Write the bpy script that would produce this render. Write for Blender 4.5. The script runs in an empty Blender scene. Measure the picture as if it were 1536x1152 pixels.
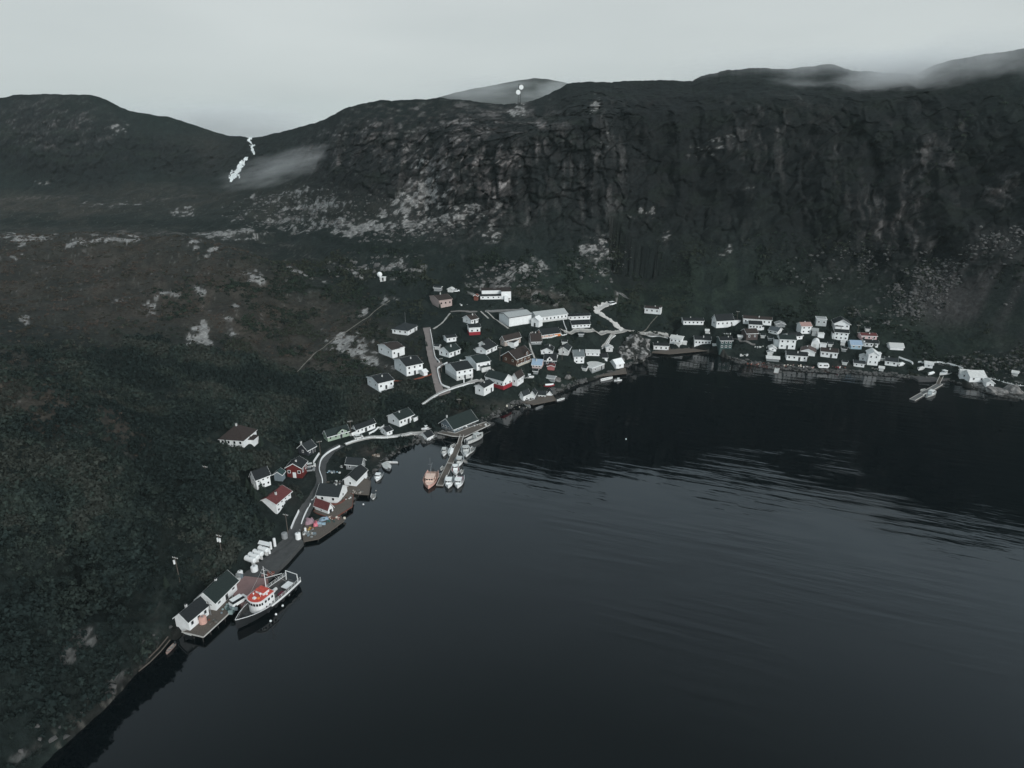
import bpy, bmesh, math, random
import numpy as np
from mathutils import Vector, Matrix
from mathutils.bvhtree import BVHTree
R = math.radians
scene = bpy.context.scene
COL = scene.collection
random.seed(7)
rng = np.random.default_rng(11)

# ------------------------------------------------------------------ camera
FP, TH, CZ = 1024.0, R(20.65), 120.0            # focal length in photo pixels, downward pitch, flying height
cam = bpy.data.cameras.new("camera"); camo = bpy.data.objects.new("camera", cam); COL.objects.link(camo)
cam.sensor_width = 36.0; cam.lens = 24.0; cam.clip_start = 1.0; cam.clip_end = 9000.0
camo.location = (0, 0, CZ); camo.rotation_euler = (R(90) - TH, 0, 0)
scene.camera = camo
scene.view_settings.view_transform = 'Standard'
scene.view_settings.look = 'None'
scene.view_settings.exposure = 0.0
scene.view_settings.gamma = 1.0
scene.cycles.max_bounces = 6
scene.cycles.volume_bounces = 1
scene.cycles.use_denoising = True

# ------------------------------------------------------------------ overcast sky
SUN_EL, SUN_AZ = R(27), R(145)                   # soft glow behind the camera
wd = bpy.data.worlds.new("World"); scene.world = wd; wd.use_nodes = True
nt = wd.node_tree; N = nt.nodes; L = nt.links; N.clear()
sky = N.new('ShaderNodeTexSky'); sky.sky_type = 'NISHITA'; sky.sun_disc = False
sky.sun_elevation = SUN_EL; sky.sun_rotation = SUN_AZ
tc = N.new('ShaderNodeTexCoord'); mp = N.new('ShaderNodeMapping'); mp.inputs['Scale'].default_value = (1.2, 1.2, 5.0)
L.new(tc.outputs['Generated'], mp.inputs['Vector'])
no = N.new('ShaderNodeTexNoise'); no.inputs['Scale'].default_value = 1.6; no.inputs['Detail'].default_value = 4; no.inputs['Roughness'].default_value = 0.5
L.new(mp.outputs['Vector'], no.inputs['Vector'])
cr = N.new('ShaderNodeValToRGB')
cr.color_ramp.elements[0].position = 0.25; cr.color_ramp.elements[0].color = (5.2, 5.68, 5.72, 1)
cr.color_ramp.elements[1].position = 0.75; cr.color_ramp.elements[1].color = (6.3, 6.75, 6.72, 1)
L.new(no.outputs['Fac'], cr.inputs['Fac'])
# cloud deck a little brighter in a band above the horizon, greyer overhead
se = N.new('ShaderNodeSeparateXYZ'); L.new(tc.outputs['Generated'], se.inputs[0])
band = N.new('ShaderNodeValToRGB'); e_ = band.color_ramp.elements; e_[0].position = 0.0; e_[0].color = (.96, .97, .98, 1); e_[1].position = 1.0; e_[1].color = (.44, .47, .48, 1)
for p_, c_ in ((.16, (1.0, 1.0, 1.0, 1)), (.38, (1.25, 1.38, 1.50, 1)), (.50, (1.20, 1.38, 1.56, 1)), (.62, (.94, 1.05, 1.18, 1)), (.74, (.50, .54, .56, 1))):
    q_ = e_.new(p_); q_.color = c_
L.new(se.outputs['Z'], band.inputs['Fac'])
bm_ = N.new('ShaderNodeMix'); bm_.data_type = 'RGBA'; bm_.blend_type = 'MULTIPLY'; bm_.inputs[0].default_value = 1.0
L.new(cr.outputs['Color'], bm_.inputs[6]); L.new(band.outputs['Color'], bm_.inputs[7])
mx = N.new('ShaderNodeMix'); mx.data_type = 'RGBA'; mx.inputs[0].default_value = 0.97
L.new(sky.outputs['Color'], mx.inputs[6]); L.new(bm_.outputs[2], mx.inputs[7])
bg = N.new('ShaderNodeBackground'); bg.inputs['Strength'].default_value = 0.101
L.new(mx.outputs[2], bg.inputs['Color'])
wo = N.new('ShaderNodeOutputWorld'); L.new(bg.outputs[0], wo.inputs['Surface'])

sl = bpy.data.lights.new("sun", 'SUN'); sl.energy = 2.6; sl.angle = R(28); sl.color = (1.0, 0.99, 0.97)
so = bpy.data.objects.new("sun", sl); COL.objects.link(so)
so.rotation_euler = (R(90) - SUN_EL, 0, R(35))      # shines from behind the camera, over its right shoulder
so.location = (0, -50, 200)

# ------------------------------------------------------------------ pixel <-> world helpers
CT, ST = math.cos(TH), math.sin(TH)
def ray(px, py):
    u = (px - 768) / FP; v = (576 - py) / FP
    return Vector((u, CT + v * ST, -ST + v * CT))
def onz(px, py, z=0.0):
    d = ray(px, py); t = (z - CZ) / d.z
    return Vector((0, 0, CZ)) + d * t
def zat(px, py, Y):                                   # height of the point seen at that pixel at depth Y
    d = ray(px, py); return CZ + d.z * Y / d.y

# ------------------------------------------------------------------ object helpers
def tag(o, label=None, cat=None, group=None, kind=None):
    if label: o['label'] = label
    if cat: o['category'] = cat
    if group: o['group'] = group
    if kind: o['kind'] = kind
    return o
def mesh_from(name, v, f, mats, midx=None, smooth=False):
    m = bpy.data.meshes.new(name)
    m.from_pydata([tuple(p) for p in v], [], f); m.update()
    for mt in (mats if isinstance(mats, (list, tuple)) else [mats]): m.materials.append(mt)
    if midx: m.polygons.foreach_set('material_index', midx)
    if smooth: m.polygons.foreach_set('use_smooth', [True] * len(m.polygons))
    return m
def obj(name, m, parent=None, loc=(0, 0, 0), rz=0.0):
    o = bpy.data.objects.new(name, m); COL.objects.link(o)
    o.location = loc; o.rotation_euler = (0, 0, rz)
    if parent: o.parent = parent
    return o
def fast_mesh(name, V, Q, mats, smooth=True):
    """V (n,3) float array, Q (m,k) int array of k-gons"""
    m = bpy.data.meshes.new(name); k = Q.shape[1]
    m.vertices.add(len(V)); m.vertices.foreach_set('co', V.astype(np.float32).ravel())
    m.loops.add(Q.size); m.loops.foreach_set('vertex_index', Q.astype(np.int32).ravel())
    m.polygons.add(len(Q)); m.polygons.foreach_set('loop_start', np.arange(0, Q.size, k, dtype=np.int32))
    m.polygons.foreach_set('loop_total', np.full(len(Q), k, dtype=np.int32))
    m.polygons.foreach_set('use_smooth', np.full(len(Q), smooth))
    m.update(calc_edges=True)
    for mt in (mats if isinstance(mats, (list, tuple)) else [mats]): m.materials.append(mt)
    return m

# ------------------------------------------------------------------ materials
MATS = {}
def mat(name, col, rough=0.8, var=0.18, scale=1.5, metal=0.0, bump=0.0, spec=0.3, stretch=None):
    if name in MATS: return MATS[name]
    m = bpy.data.materials.new(name); m.use_nodes = True; nt = m.node_tree; n = nt.nodes; l = nt.links
    b = n['Principled BSDF']; b.inputs['Roughness'].default_value = rough; b.inputs['Metallic'].default_value = metal
    b.inputs['Specular IOR Level'].default_value = spec
    tcn = n.new('ShaderNodeTexCoord'); ns = n.new('ShaderNodeTexNoise')
    ns.inputs['Scale'].default_value = scale; ns.inputs['Detail'].default_value = 5; ns.inputs['Roughness'].default_value = 0.65
    if stretch:
        mpn = n.new('ShaderNodeMapping'); mpn.inputs['Scale'].default_value = stretch
        l.new(tcn.outputs['Object'], mpn.inputs['Vector']); l.new(mpn.outputs['Vector'], ns.inputs['Vector'])
    else:
        l.new(tcn.outputs['Object'], ns.inputs['Vector'])
    r = n.new('ShaderNodeValToRGB'); r.color_ramp.elements[0].position = 0.3; r.color_ramp.elements[1].position = 0.7
    r.color_ramp.elements[0].color = tuple(c * (1 - var) for c in col) + (1,)
    r.color_ramp.elements[1].color = tuple(min(1, c * (1 + var)) for c in col) + (1,)
    l.new(ns.outputs['Fac'], r.inputs['Fac']); l.new(r.outputs['Color'], b.inputs['Base Color'])
    if bump:
        bp = n.new('ShaderNodeBump'); bp.inputs['Strength'].default_value = bump; bp.inputs['Distance'].default_value = 0.1
        l.new(ns.outputs['Fac'], bp.inputs['Height']); l.new(bp.outputs['Normal'], b.inputs['Normal'])
    MATS[name] = m
    return m
def vmat(name, rough=0.95, scale=0.9, amt=0.5, bump=0.6, bdist=0.5):
    """colour from the mesh's own cover attribute, broken up by fine world-space noise"""
    m = bpy.data.materials.new(name); m.use_nodes = True; nt = m.node_tree; n = nt.nodes; l = nt.links
    b = n['Principled BSDF']; b.inputs['Roughness'].default_value = rough; b.inputs['Specular IOR Level'].default_value = 0.1
    at = n.new('ShaderNodeAttribute'); at.attribute_name = 'cover'
    tcn = n.new('ShaderNodeTexCoord'); ns = n.new('ShaderNodeTexNoise')
    ns.inputs['Scale'].default_value = scale; ns.inputs['Detail'].default_value = 6; ns.inputs['Roughness'].default_value = 0.7
    l.new(tcn.outputs['Object'], ns.inputs['Vector'])
    mr = n.new('ShaderNodeMapRange'); mr.inputs[1].default_value = 0.3; mr.inputs[2].default_value = 0.7
    mr.inputs[3].default_value = 1 - amt; mr.inputs[4].default_value = 1 + amt
    l.new(ns.outputs['Fac'], mr.inputs[0])
    vm = n.new('ShaderNodeVectorMath'); vm.operation = 'SCALE'
    l.new(at.outputs['Color'], vm.inputs[0]); l.new(mr.outputs[0], vm.inputs['Scale'])
    l.new(vm.outputs[0], b.inputs['Base Color'])
    if bump:
        bp = n.new('ShaderNodeBump'); bp.inputs['Strength'].default_value = bump; bp.inputs['Distance'].default_value = bdist
        l.new(ns.outputs['Fac'], bp.inputs['Height']); l.new(bp.outputs['Normal'], b.inputs['Normal'])
    return m
def set_cover(m, C):
    a = m.color_attributes.new('cover', 'FLOAT_COLOR', 'POINT')
    d = np.ones((len(m.vertices), 4), dtype=np.float32); d[:, :3] = C
    a.data.foreach_set('color', d.ravel())

# ------------------------------------------------------------------ noise in numpy
def _h(ix, iy, iz, s):
    n = (ix * 374761393 + iy * 668265263 + iz * 2147483647 + s * 974634777) & 0xFFFFFFFF
    n = ((n ^ (n >> 13)) * 1274126177) & 0xFFFFFFFF
    n = (n ^ (n >> 16)) & 0xFFFF
    return n / 32767.5 - 1.0
def noise3(x, y, z, s=0):
    x = np.asarray(x, float); y = np.asarray(y, float); z = np.zeros_like(x) + z
    fx, fy, fz = np.floor(x), np.floor(y), np.floor(z)
    ix, iy, iz = fx.astype(np.int64), fy.astype(np.int64), fz.astype(np.int64)
    tx, ty, tz = x - fx, y - fy, z - fz
    tx = tx * tx * (3 - 2 * tx); ty = ty * ty * (3 - 2 * ty); tz = tz * tz * (3 - 2 * tz)
    def lerp(a, b, t): return a + (b - a) * t
    c = [lerp(lerp(_h(ix, iy, iz + k, s), _h(ix + 1, iy, iz + k, s), tx), lerp(_h(ix, iy + 1, iz + k, s), _h(ix + 1, iy + 1, iz + k, s), tx), ty) for k in (0, 1)]
    return lerp(c[0], c[1], tz)
def fbm(x, y, z=0.0, oct=4, s=0, gain=0.5):
    a, t, o = 1.0, 0.0, 0.0
    for k in range(oct):
        o = o + a * noise3(x * 2 ** k + 17.3 * k, y * 2 ** k - 9.1 * k, z * 2 ** k if np.ndim(z) or z else 0.0, s + k); t += a; a *= gain
    return o / t
def worley(x, y, z, s=0):
    """distance to nearest and second nearest cell point, and a random value per cell"""
    ix, iy, iz = (np.floor(a).astype(np.int64) for a in (x, y, z)); d1 = np.full(x.shape, 9.0); d2 = d1.copy(); v = np.zeros(x.shape)
    for a in (-1, 0, 1):
        for b in (-1, 0, 1):
            for c in (-1, 0, 1):
                jx, jy, jz = ix + a, iy + b, iz + c
                d = np.sqrt((jx + .5 + .45 * _h(jx, jy, jz, s) - x) ** 2 + (jy + .5 + .45 * _h(jx, jy, jz, s + 1) - y) ** 2 + (jz + .5 + .45 * _h(jx, jy, jz, s + 2) - z) ** 2)
                n = d < d1; d2 = np.where(n, d1, np.minimum(d2, d)); v = np.where(n, _h(jx, jy, jz, s + 3), v); d1 = np.where(n, d, d1)
    return d1, d2, v
def sstep(a, b, x):
    t = np.clip((x - a) / (b - a), 0, 1); return t * t * (3 - 2 * t)

# ------------------------------------------------------------------ terrain
SHORE = [(-700, 2100), (-500, 1750), (-200, 1400), (0, 1210), (80, 1134), (162, 1060), (208, 1010), (255, 962), (300, 925), (345, 898), (372, 872), (400, 852), (425, 836), (450, 812), (490, 793), (515, 774), (538, 745), (553, 722), (570, 702), (582, 690), (605, 672), (640, 662), (690, 654), (722, 640), (742, 626), (770, 610), (800, 604), (830, 593), (850, 583), (880, 572), (920, 562), (945, 549), (980, 530), (1040, 524), (1075, 530), (1110, 546), (1150, 552), (1200, 557), (1260, 560), (1300, 562), (1345, 566), (1380, 570), (1425, 572), (1460, 584), (1500, 595), (1536, 600), (1700, 622), (1900, 690), (2100, 800), (2300, 950)]
SKY = [(-700, 200), (-500, 190), (-200, 165), (0, 147), (20, 142), (60, 141), (138, 142), (160, 150), (180, 161), (205, 169), (250, 175), (300, 190), (340, 203), (370, 206), (400, 203), (430, 196), (460, 187), (490, 178), (505, 168), (530, 159), (570, 150), (640, 148), (665, 146), (700, 150), (730, 154), (760, 156), (790, 152), (812, 145), (838, 133), (850, 125), (862, 123), (900, 123), (980, 120), (1038, 121), (1052, 114), (1080, 107), (1130, 102), (1190, 102), (1235, 96), (1252, 97), (1275, 104), (1330, 109), (1375, 111), (1400, 97), (1440, 87), (1500, 77), (1530, 74), (1600, 68), (1700, 60), (1900, 58), (2300, 60)]
# for each picture column: ten (row, depth) nodes from the water's edge up to the foot of the skyline, then the skyline depth
NODES = {
 -700: [(1600, 50), (1150, 70), (850, 105), (650, 160), (620, 210), (470, 320), (370, 430), (385, 480), (350, 560), (310, 650), 800],
 -500: [(1400, 56), (1000, 82), (760, 118), (575, 180), (590, 222), (470, 310), (352, 430), (365, 480), (345, 560), (300, 650), 790],
 -200: [(1180, 80), (930, 100), (740, 132), (560, 182), (575, 222), (475, 305), (350, 430), (362, 480), (342, 560), (292, 650), 770],
 0:    [(1010, 107), (850, 125), (700, 150), (558, 185), (575, 222), (480, 300), (352, 430), (362, 480), (340, 560), (285, 650), 760],
 70:   [(975, 115), (838, 132), (710, 155), (572, 186), (588, 222), (490, 296), (352, 430), (362, 480), (340, 560), (283, 655), 770],
 150:  [(930, 128), (830, 142), (720, 160), (608, 188), (606, 222), (500, 290), (353, 430), (363, 480), (340, 560), (280, 660), 780],
 220:  [(915, 138), (810, 149), (735, 166), (645, 198), (620, 232), (530, 280), (355, 425), (365, 472), (338, 560), (276, 675), 785],
 300:  [(868, 158), (775, 169), (700, 188), (640, 220), (570, 265), (490, 315), (358, 420), (366, 460), (335, 560), (270, 690), 790],
 360:  [(840, 166), (770, 176), (695, 198), (640, 228), (575, 272), (490, 323), (372, 412), (376, 445), (320, 570), (250, 700), 760],
 430:  [(800, 182), (755, 196), (700, 215), (655, 240), (600, 275), (505, 338), (405, 405), (398, 435), (335, 540), (245, 660), 710],
 520:  [(722, 214), (672, 235), (640, 254), (590, 288), (540, 318), (480, 355), (425, 392), (366, 425), (342, 455), (250, 515), 580],
 610:  [(642, 258), (602, 279), (565, 299), (530, 322), (495, 345), (450, 372), (400, 400), (347, 432), (328, 447), (240, 485), 540],
 700:  [(622, 270), (590, 285), (560, 300), (525, 320), (490, 343), (450, 370), (400, 393), (345, 424), (305, 432), (215, 444), 510],
 800:  [(575, 305), (550, 315), (520, 332), (490, 350), (460, 371), (430, 389), (392, 403), (342, 423), (278, 431), (200, 443), 520],
 900:  [(552, 332), (525, 345), (496, 360), (470, 375), (440, 392), (400, 406), (350, 422), (300, 430), (230, 438), (170, 450), 530],
 1000: [(515, 378), (500, 385), (482, 394), (460, 402), (435, 410), (400, 420), (350, 432), (300, 442), (235, 451), (168, 465), 540],
 1100: [(525, 362), (505, 372), (485, 384), (465, 394), (440, 404), (400, 416), (350, 430), (290, 442), (220, 452), (158, 468), 545],
 1200: [(541, 344), (520, 357), (500, 370), (480, 382), (450, 396), (410, 408), (360, 422), (290, 436), (210, 449), (148, 470), 550],
 1300: [(546, 341), (526, 353), (505, 365), (480, 379), (450, 392), (410, 403), (360, 415), (290, 428), (210, 441), (150, 460), 530],
 1400: [(560, 328), (541, 340), (520, 352), (490, 367), (450, 379), (400, 391), (340, 401), (270, 414), (200, 432), (140, 456), 500],
 1536: [(582, 307), (560, 318), (530, 331), (490, 344), (440, 356), (390, 365), (330, 375), (260, 388), (190, 405), (130, 428), 460],
 1750: [(612, 281), (580, 291), (540, 303), (490, 314), (435, 325), (375, 335), (310, 345), (240, 358), (170, 374), (110, 395), 420],
 2100: [(760, 199), (700, 213), (620, 234), (540, 254), (460, 270), (380, 285), (310, 298), (240, 314), (165, 333), (105, 355), 385],
 2300: [(860, 150), (760, 172), (650, 195), (550, 215), (460, 232), (380, 248), (310, 262), (240, 280), (165, 300), (105, 325), 350],
}
ncol_in, ncol_out = 900, 190
xs = np.concatenate([np.linspace(-700, -20, ncol_out, endpoint=False), np.linspace(-20, 1556, ncol_in, endpoint=False), np.linspace(1556, 2300, ncol_out)])
kx = np.array(sorted(NODES)); nk = len(kx)
ky = np.array([[n[0] for n in NODES[k][:10]] for k in kx], float); kY = np.array([[n[1] for n in NODES[k][:10]] + [NODES[k][10]] for k in kx], float)
def smooth_x(a, w):
    k = np.hanning(2 * w + 3); k /= k.sum(); p = np.pad(a, w + 1, mode='edge'); return np.convolve(p, k, mode='valid')
shy = np.interp(xs, *np.array(SHORE).T); sky_y = np.interp(xs, *np.array(SKY).T)
shy = shy + 1.2 * fbm(xs / 22, xs * 0, 0, 3, 5) * np.clip((shy - 400) / 200, 0.3, 3)
sky_y = sky_y + 1.5 * fbm(xs / 14, xs * 0, 0, 4, 6) + 1.6 * np.abs(fbm(xs / 6, xs * 0 + 3, 0, 3, 8)) * np.clip((xs - 480) / 80, .3, 1)
gy = np.zeros((12, len(xs))); gY = np.zeros_like(gy)
gy[0] = shy; vv = (576 - shy) / FP; gY[0] = -CZ * (CT + vv * ST) / (-ST + vv * CT)
for k in range(10):
    gy[k + 1] = smooth_x(np.interp(xs, kx, ky[:, k]), 22); gY[k + 1] = smooth_x(np.interp(xs, kx, kY[:, k]), 22)
gy[11] = sky_y; gY[11] = smooth_x(np.interp(xs, kx, kY[:, 10]), 14)
gY[1] = np.maximum(gY[1], gY[0] + 3.0)
SUB = [44, 50, 50, 50, 50, 56, 56, 44, 56, 64, 60]
tt = np.concatenate([k + np.arange(n) / n for k, n in enumerate(SUB)] + [[11.0]])
def along(g):
    i = np.minimum(tt.astype(int), 10); f = (tt - i)[:, None]; o = g[i] * (1 - f) + g[i + 1] * f
    for _ in range(2):                      # round the creases, keep both ends
        p = np.pad(o, ((7, 7), (0, 0)), mode='reflect', reflect_type='odd'); c = np.cumsum(np.vstack([np.zeros((1, o.shape[1])), p]), 0); o = (c[15:] - c[:-15]) / 15
    return o
PY, PD = along(gy), along(gY)
PY[0], PD[0] = gy[0], gY[0]
PX = np.broadcast_to(xs, PY.shape)
v = (576 - PY) / FP; dy = CT + v * ST; dz = -ST + v * CT
TX = (PX - 768) / FP * PD / dy; TY = PD.copy(); TZ = CZ + dz * PD / dy
TZ[0] = -0.02
T = tt[:, None] + 0 * PX
inner = sstep(0.0, 0.5, T)
def slab_off(c): return np.abs(np.sin(c * 12.9898) * 7.3)
# --- masks in terms of the ground itself (all tied to the mesh)
def blob(cx, cy, rx, ry, rot=0.0, soft=0.5):
    dx, dyy = PX - cx, PY - cy; c, s = math.cos(R(rot)), math.sin(R(rot))
    d = np.sqrt(((dx * c + dyy * s) / rx) ** 2 + ((-dx * s + dyy * c) / ry) ** 2)
    return 1 - sstep(1 - soft, 1 + soft, d)
def blobs(lst):
    o = np.zeros(PY.shape)
    for b in lst: o = np.maximum(o, (b[5] if len(b) > 5 else 1.0) * blob(*b[:5], soft=b[6] if len(b) > 6 else 0.5))
    return o
village = blobs([(700, 545, 190, 110, 0), (560, 640, 160, 45, -20), (900, 505, 160, 50, 0), (1150, 515, 230, 48, 3), (1400, 555, 140, 32, 12), (450, 740, 70, 80, -50), (370, 870, 80, 40, -40)])
cliff = blobs([(720, 250, 130, 95, 0), (1000, 240, 260, 130, 0), (1330, 270, 260, 150, 0), (80, 215, 130, 60, 10), (230, 230, 110, 30, 10, .8), (560, 240, 110, 60, 0), (370, 225, 60, 40, 0, .6)])
cliff *= 1 - village
wood = blobs([(120, 860, 330, 300, 0), (330, 700, 220, 90, 35), (500, 600, 200, 50, 10, .8), (640, 420, 260, 40, 0, .9), (350, 600, 160, 70, 20, .8)]) * (1 - village * 0.8)
amp = inner * (1 - 0.9 * village)
moor = blobs([(170, 420, 380, 90, 6), (300, 310, 300, 50, 0, 1, .7), (430, 330, 160, 60, 15)]) * (1 - village)
n_big = fbm(TX / 34, TY / 34, 0, 3, 1); n_mid = fbm(TX / 11, TY / 11, 0, 4, 2); n_fine = fbm(TX / 3.2, TY / 3.2, 0, 3, 3)
ridge = 1 - 2 * np.abs(fbm(TX / 9.0, TZ / 42.0, TY / 60, 4, 21))
ledge = fbm(TX / 26, TZ / 6.0, TY / 40, 4, 22)
edge = 1 - sstep(10.3, 11.0, T) * 0.75
far = sstep(250, 600, TY)
bench = TZ / 6.0 + 1.1 * fbm(TX / 40, TY / 40, 0, 3, 44); bench = bench - np.floor(bench)
TZ = TZ + amp * edge * moor * (2.2 * n_big + 1.8 * sstep(.0, .25, bench) * (1 - bench) - .5)
TZ = TZ + amp * edge * (1.6 * n_big + 1.3 * n_mid * (1 + .6 * far) + 0.45 * n_fine * (1 + wood)) * inner
blk = np.abs(fbm(TX / 15, TZ / 17, TY / 30, 3, 31))
saw = TZ / 8.5 + 1.3 * fbm(TX / 24, TY / 40, TZ / 30, 3, 33); saw = saw - np.floor(saw); saw2 = TZ / 3.1 + 1.5 * fbm(TX / 9, TY / 20, TZ / 12, 3, 34); saw2 = saw2 - np.floor(saw2)
butt = 1 - 2 * np.abs(fbm(TX / 30, TZ / 90.0, TY / 90, 3, 35))
wp = 1.6 * fbm(TX / 9, TZ / 9, TY / 14, 3, 38)
wa1, wa2, wav = worley(TX / 9 + wp * .35, TZ / 15 + wp * .2, TY / 12, 90); wb1, wb2, wbv = worley(TX / 3.6 + wp * .4 - TZ / 14, TZ / 5.2 + wp * .3, TY / 5, 95)
vx = TX / 7.5 + 2.2 * fbm(TX / 20, TZ / 26, TY / 40, 3, 36); col_ = np.floor(vx); slabn = _h(col_.astype(np.int64), np.floor(TZ / 19 + slab_off(col_)).astype(np.int64), 0 * col_.astype(np.int64), 37)
rgt = sstep(860, 1000, PX); dgr = 1 - 2 * np.abs(fbm((TX * .75 + TZ) / 60, (TZ - TX * .75) / 13, TY / 50, 4, 39))
push = cliff * inner * edge * (3.5 * (ridge - 0.45) * (1 - .5 * rgt) + 3.0 * ledge - 8.0 * (0.35 - blk) * (1 - .35 * rgt) + 7.0 * (butt - .4) + 1.6 * (1 - saw) * (1 - rgt) + (3.2 * wav + 1.5 * wbv - 2.4 * (1 - sstep(0, .10, wa2 - wa1)) - .9 * (1 - sstep(0, .10, wb2 - wb1))) * (1 - .62 * rgt) + 6.5 * rgt * (dgr - .45))
scl = (TY - push) / TY
TX = TX * scl; TY = TY * scl; TZ = CZ + (TZ - CZ) * scl
TZ = TZ + village * inner * 0.25 * n_mid
# --- behind the skyline the ground falls away, under the shore it dips below the water
back = []
for dY, dZ in ((12, -1.0), (45, -9), (130, -25), (500, -60), (2500, -115)):
    s = (TY[-1] + dY) / TY[-1]; back.append((TX[-1] * s, TY[-1] + dY, TZ[-1] + dZ))
frt = []
for dY in (26, 9, 2.5):
    s = (TY[0] - dY) / TY[0]; frt.append((TX[0] * s, TY[0] - dY, TZ[0] * 0 - {26: 9, 9: 4, 2.5: 1.3}[dY]))
GX = np.vstack([f[0] for f in frt] + [TX] + [b[0] for b in back]); GY = np.vstack([f[1] for f in frt] + [TY] + [b[1] for b in back]); GZ = np.vstack([f[2] for f in frt] + [TZ] + [b[2] for b in back])
nr, nc = GX.shape
# --- ground cover colours
def mixc(a, b, m): return a * (1 - m[..., None]) + np.array(b) * m[..., None]
C = np.zeros(PX.shape + (3,)); C[:] = (0.019, 0.028, 0.0265)
bn = fbm(TX / 24, TY / 24, 0, 4, 40); bf = fbm(TX / 2.6, TY / 5.0, TZ / 2.0, 3, 41); bm = fbm(TX / 7, TY / 10, TZ / 5, 4, 42)
C = mixc(C, (0.030, 0.040, 0.036), sstep(-.1, .5, bm) * .8)
brown = blobs([(140, 420, 330, 85, 4), (420, 480, 190, 75, 22), (90, 600, 170, 50, 22, .9), (60, 315, 140, 26, 0, .8), (480, 300, 190, 34, 0, .45), (240, 300, 180, 26, 0, .5), (300, 230, 60, 30, 0, .5)])
brown = np.clip(brown * (0.75 + 0.5 * bn), 0, 1)
C = mixc(C, (0.072, 0.062, 0.053), brown * (0.55 + 0.45 * sstep(-.4, .4, bm)))
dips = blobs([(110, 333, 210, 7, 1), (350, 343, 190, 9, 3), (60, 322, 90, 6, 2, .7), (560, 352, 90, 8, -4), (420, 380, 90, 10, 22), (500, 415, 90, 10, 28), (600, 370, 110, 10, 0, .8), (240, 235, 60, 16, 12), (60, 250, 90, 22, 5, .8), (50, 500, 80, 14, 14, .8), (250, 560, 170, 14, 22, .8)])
C = mixc(C, (0.016, 0.024, 0.022), dips * sstep(-.5, .1, n_mid) * .85)  # dark scrub bands, with the shade of valley, benches and gully painted in
rimrock = blobs([(150, 352, 160, 4, -1), (330, 352, 60, 4, 4), (60, 297, 70, 3, 0, .7), (230, 300, 90, 3, -6, .7), (440, 372, 60, 3, 24, .8), (90, 575, 80, 4, 20, .7), (200, 622, 60, 4, 30, .7)])
C = mixc(C, (0.115, 0.108, 0.100), rimrock * sstep(.0, .3, fbm(TX / 3.5, TY / 5, 0, 4, 58)) * .8)
vg = blobs([(1060, 430, 280, 42, 0, .8), (1360, 480, 190, 50, 10, .6), (1150, 350, 150, 60, 0, .35), (800, 560, 140, 60, 0, .3)])
C = mixc(C, (0.030, 0.046, 0.034), vg * sstep(-.6, .3, bm) * .9)
streak = fbm(TX / 2.4, TZ / 15.0, TY / 25, 4, 50)
blot = fbm(TX / 6, TZ / 6.5, TY / 12, 4, 51)
C = mixc(C, (0.021, 0.024, 0.026), cliff * .75)
crack = (wa2 - wa1) * .9; crack2 = (wb2 - wb1) * .8
C = mixc(C, (0.075, 0.071, 0.070), cliff * sstep(0.0, 0.45, .6 * streak + .5 * wbv * .5 + .2 * wav) * sstep(-.1, .4, blot) * .42)
lightrock = blobs([(700, 255, 110, 88, 0, 1.0), (780, 200, 60, 60, 0, .6), (590, 205, 130, 34, -8, .75), (640, 165, 110, 10, 0, .5), (880, 260, 60, 90, 0, .28), (1340, 330, 55, 60, -50, .5), (1380, 250, 90, 40, -40, .35), (1190, 210, 90, 60, 0, .33), (1500, 290, 34, 22, -35, .9), (520, 232, 60, 18, -25, .6), (80, 190, 90, 40, 0, .3)])
bl2 = fbm(TX / 3.6, TZ / 3.2, TY / 8, 4, 52)
hzn = fbm(TX / 9, TZ / 1.7, TY / 7, 4, 56); dgn = fbm((TX * .8 + TZ) / 8, (TZ - TX * .8) / 2.6, TY / 9, 4, 57)
k1 = blobs([(620, 175, 260, 45, 0, 1.0, .6)]); k3 = sstep(720, 840, PX); sel = hzn * k1 + (1 - k1) * (dgn * (1 - k3) + k3 * streak)
facet = .5 + .30 * wav + .25 * wbv
C = mixc(C, (0.082, 0.075, 0.074), lightrock * sstep(-.3, .15, blot) * .95 * np.clip(.10 + 1.5 * facet ** 2, 0, 1))
C = mixc(C, (0.135, 0.126, 0.124), lightrock * sstep(.02, .22, sel + .2 * blot) * (.4 + .6 * facet))
C = mixc(C, (0.26, 0.25, 0.245), lightrock * sstep(.20, .34, sel + .25 * bl2) * sstep(-.25, .25, blot) * .8)
C = mixc(C, (0.011, 0.013, 0.014), cliff * np.maximum(1 - sstep(.01, .07, crack), .8 * (1 - sstep(.01, .06, crack2))) * .8 * (1 - .65 * rgt))  # crack lines darkened in the colour, adding shading the soft sun lacks
C = mixc(C, (0.024, 0.032, 0.027), cliff * sstep(.05, .4, fbm(TX / 13, TZ / 5, TY / 16, 4, 55)) * .75 * (1 - .6 * lightrock))
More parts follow.
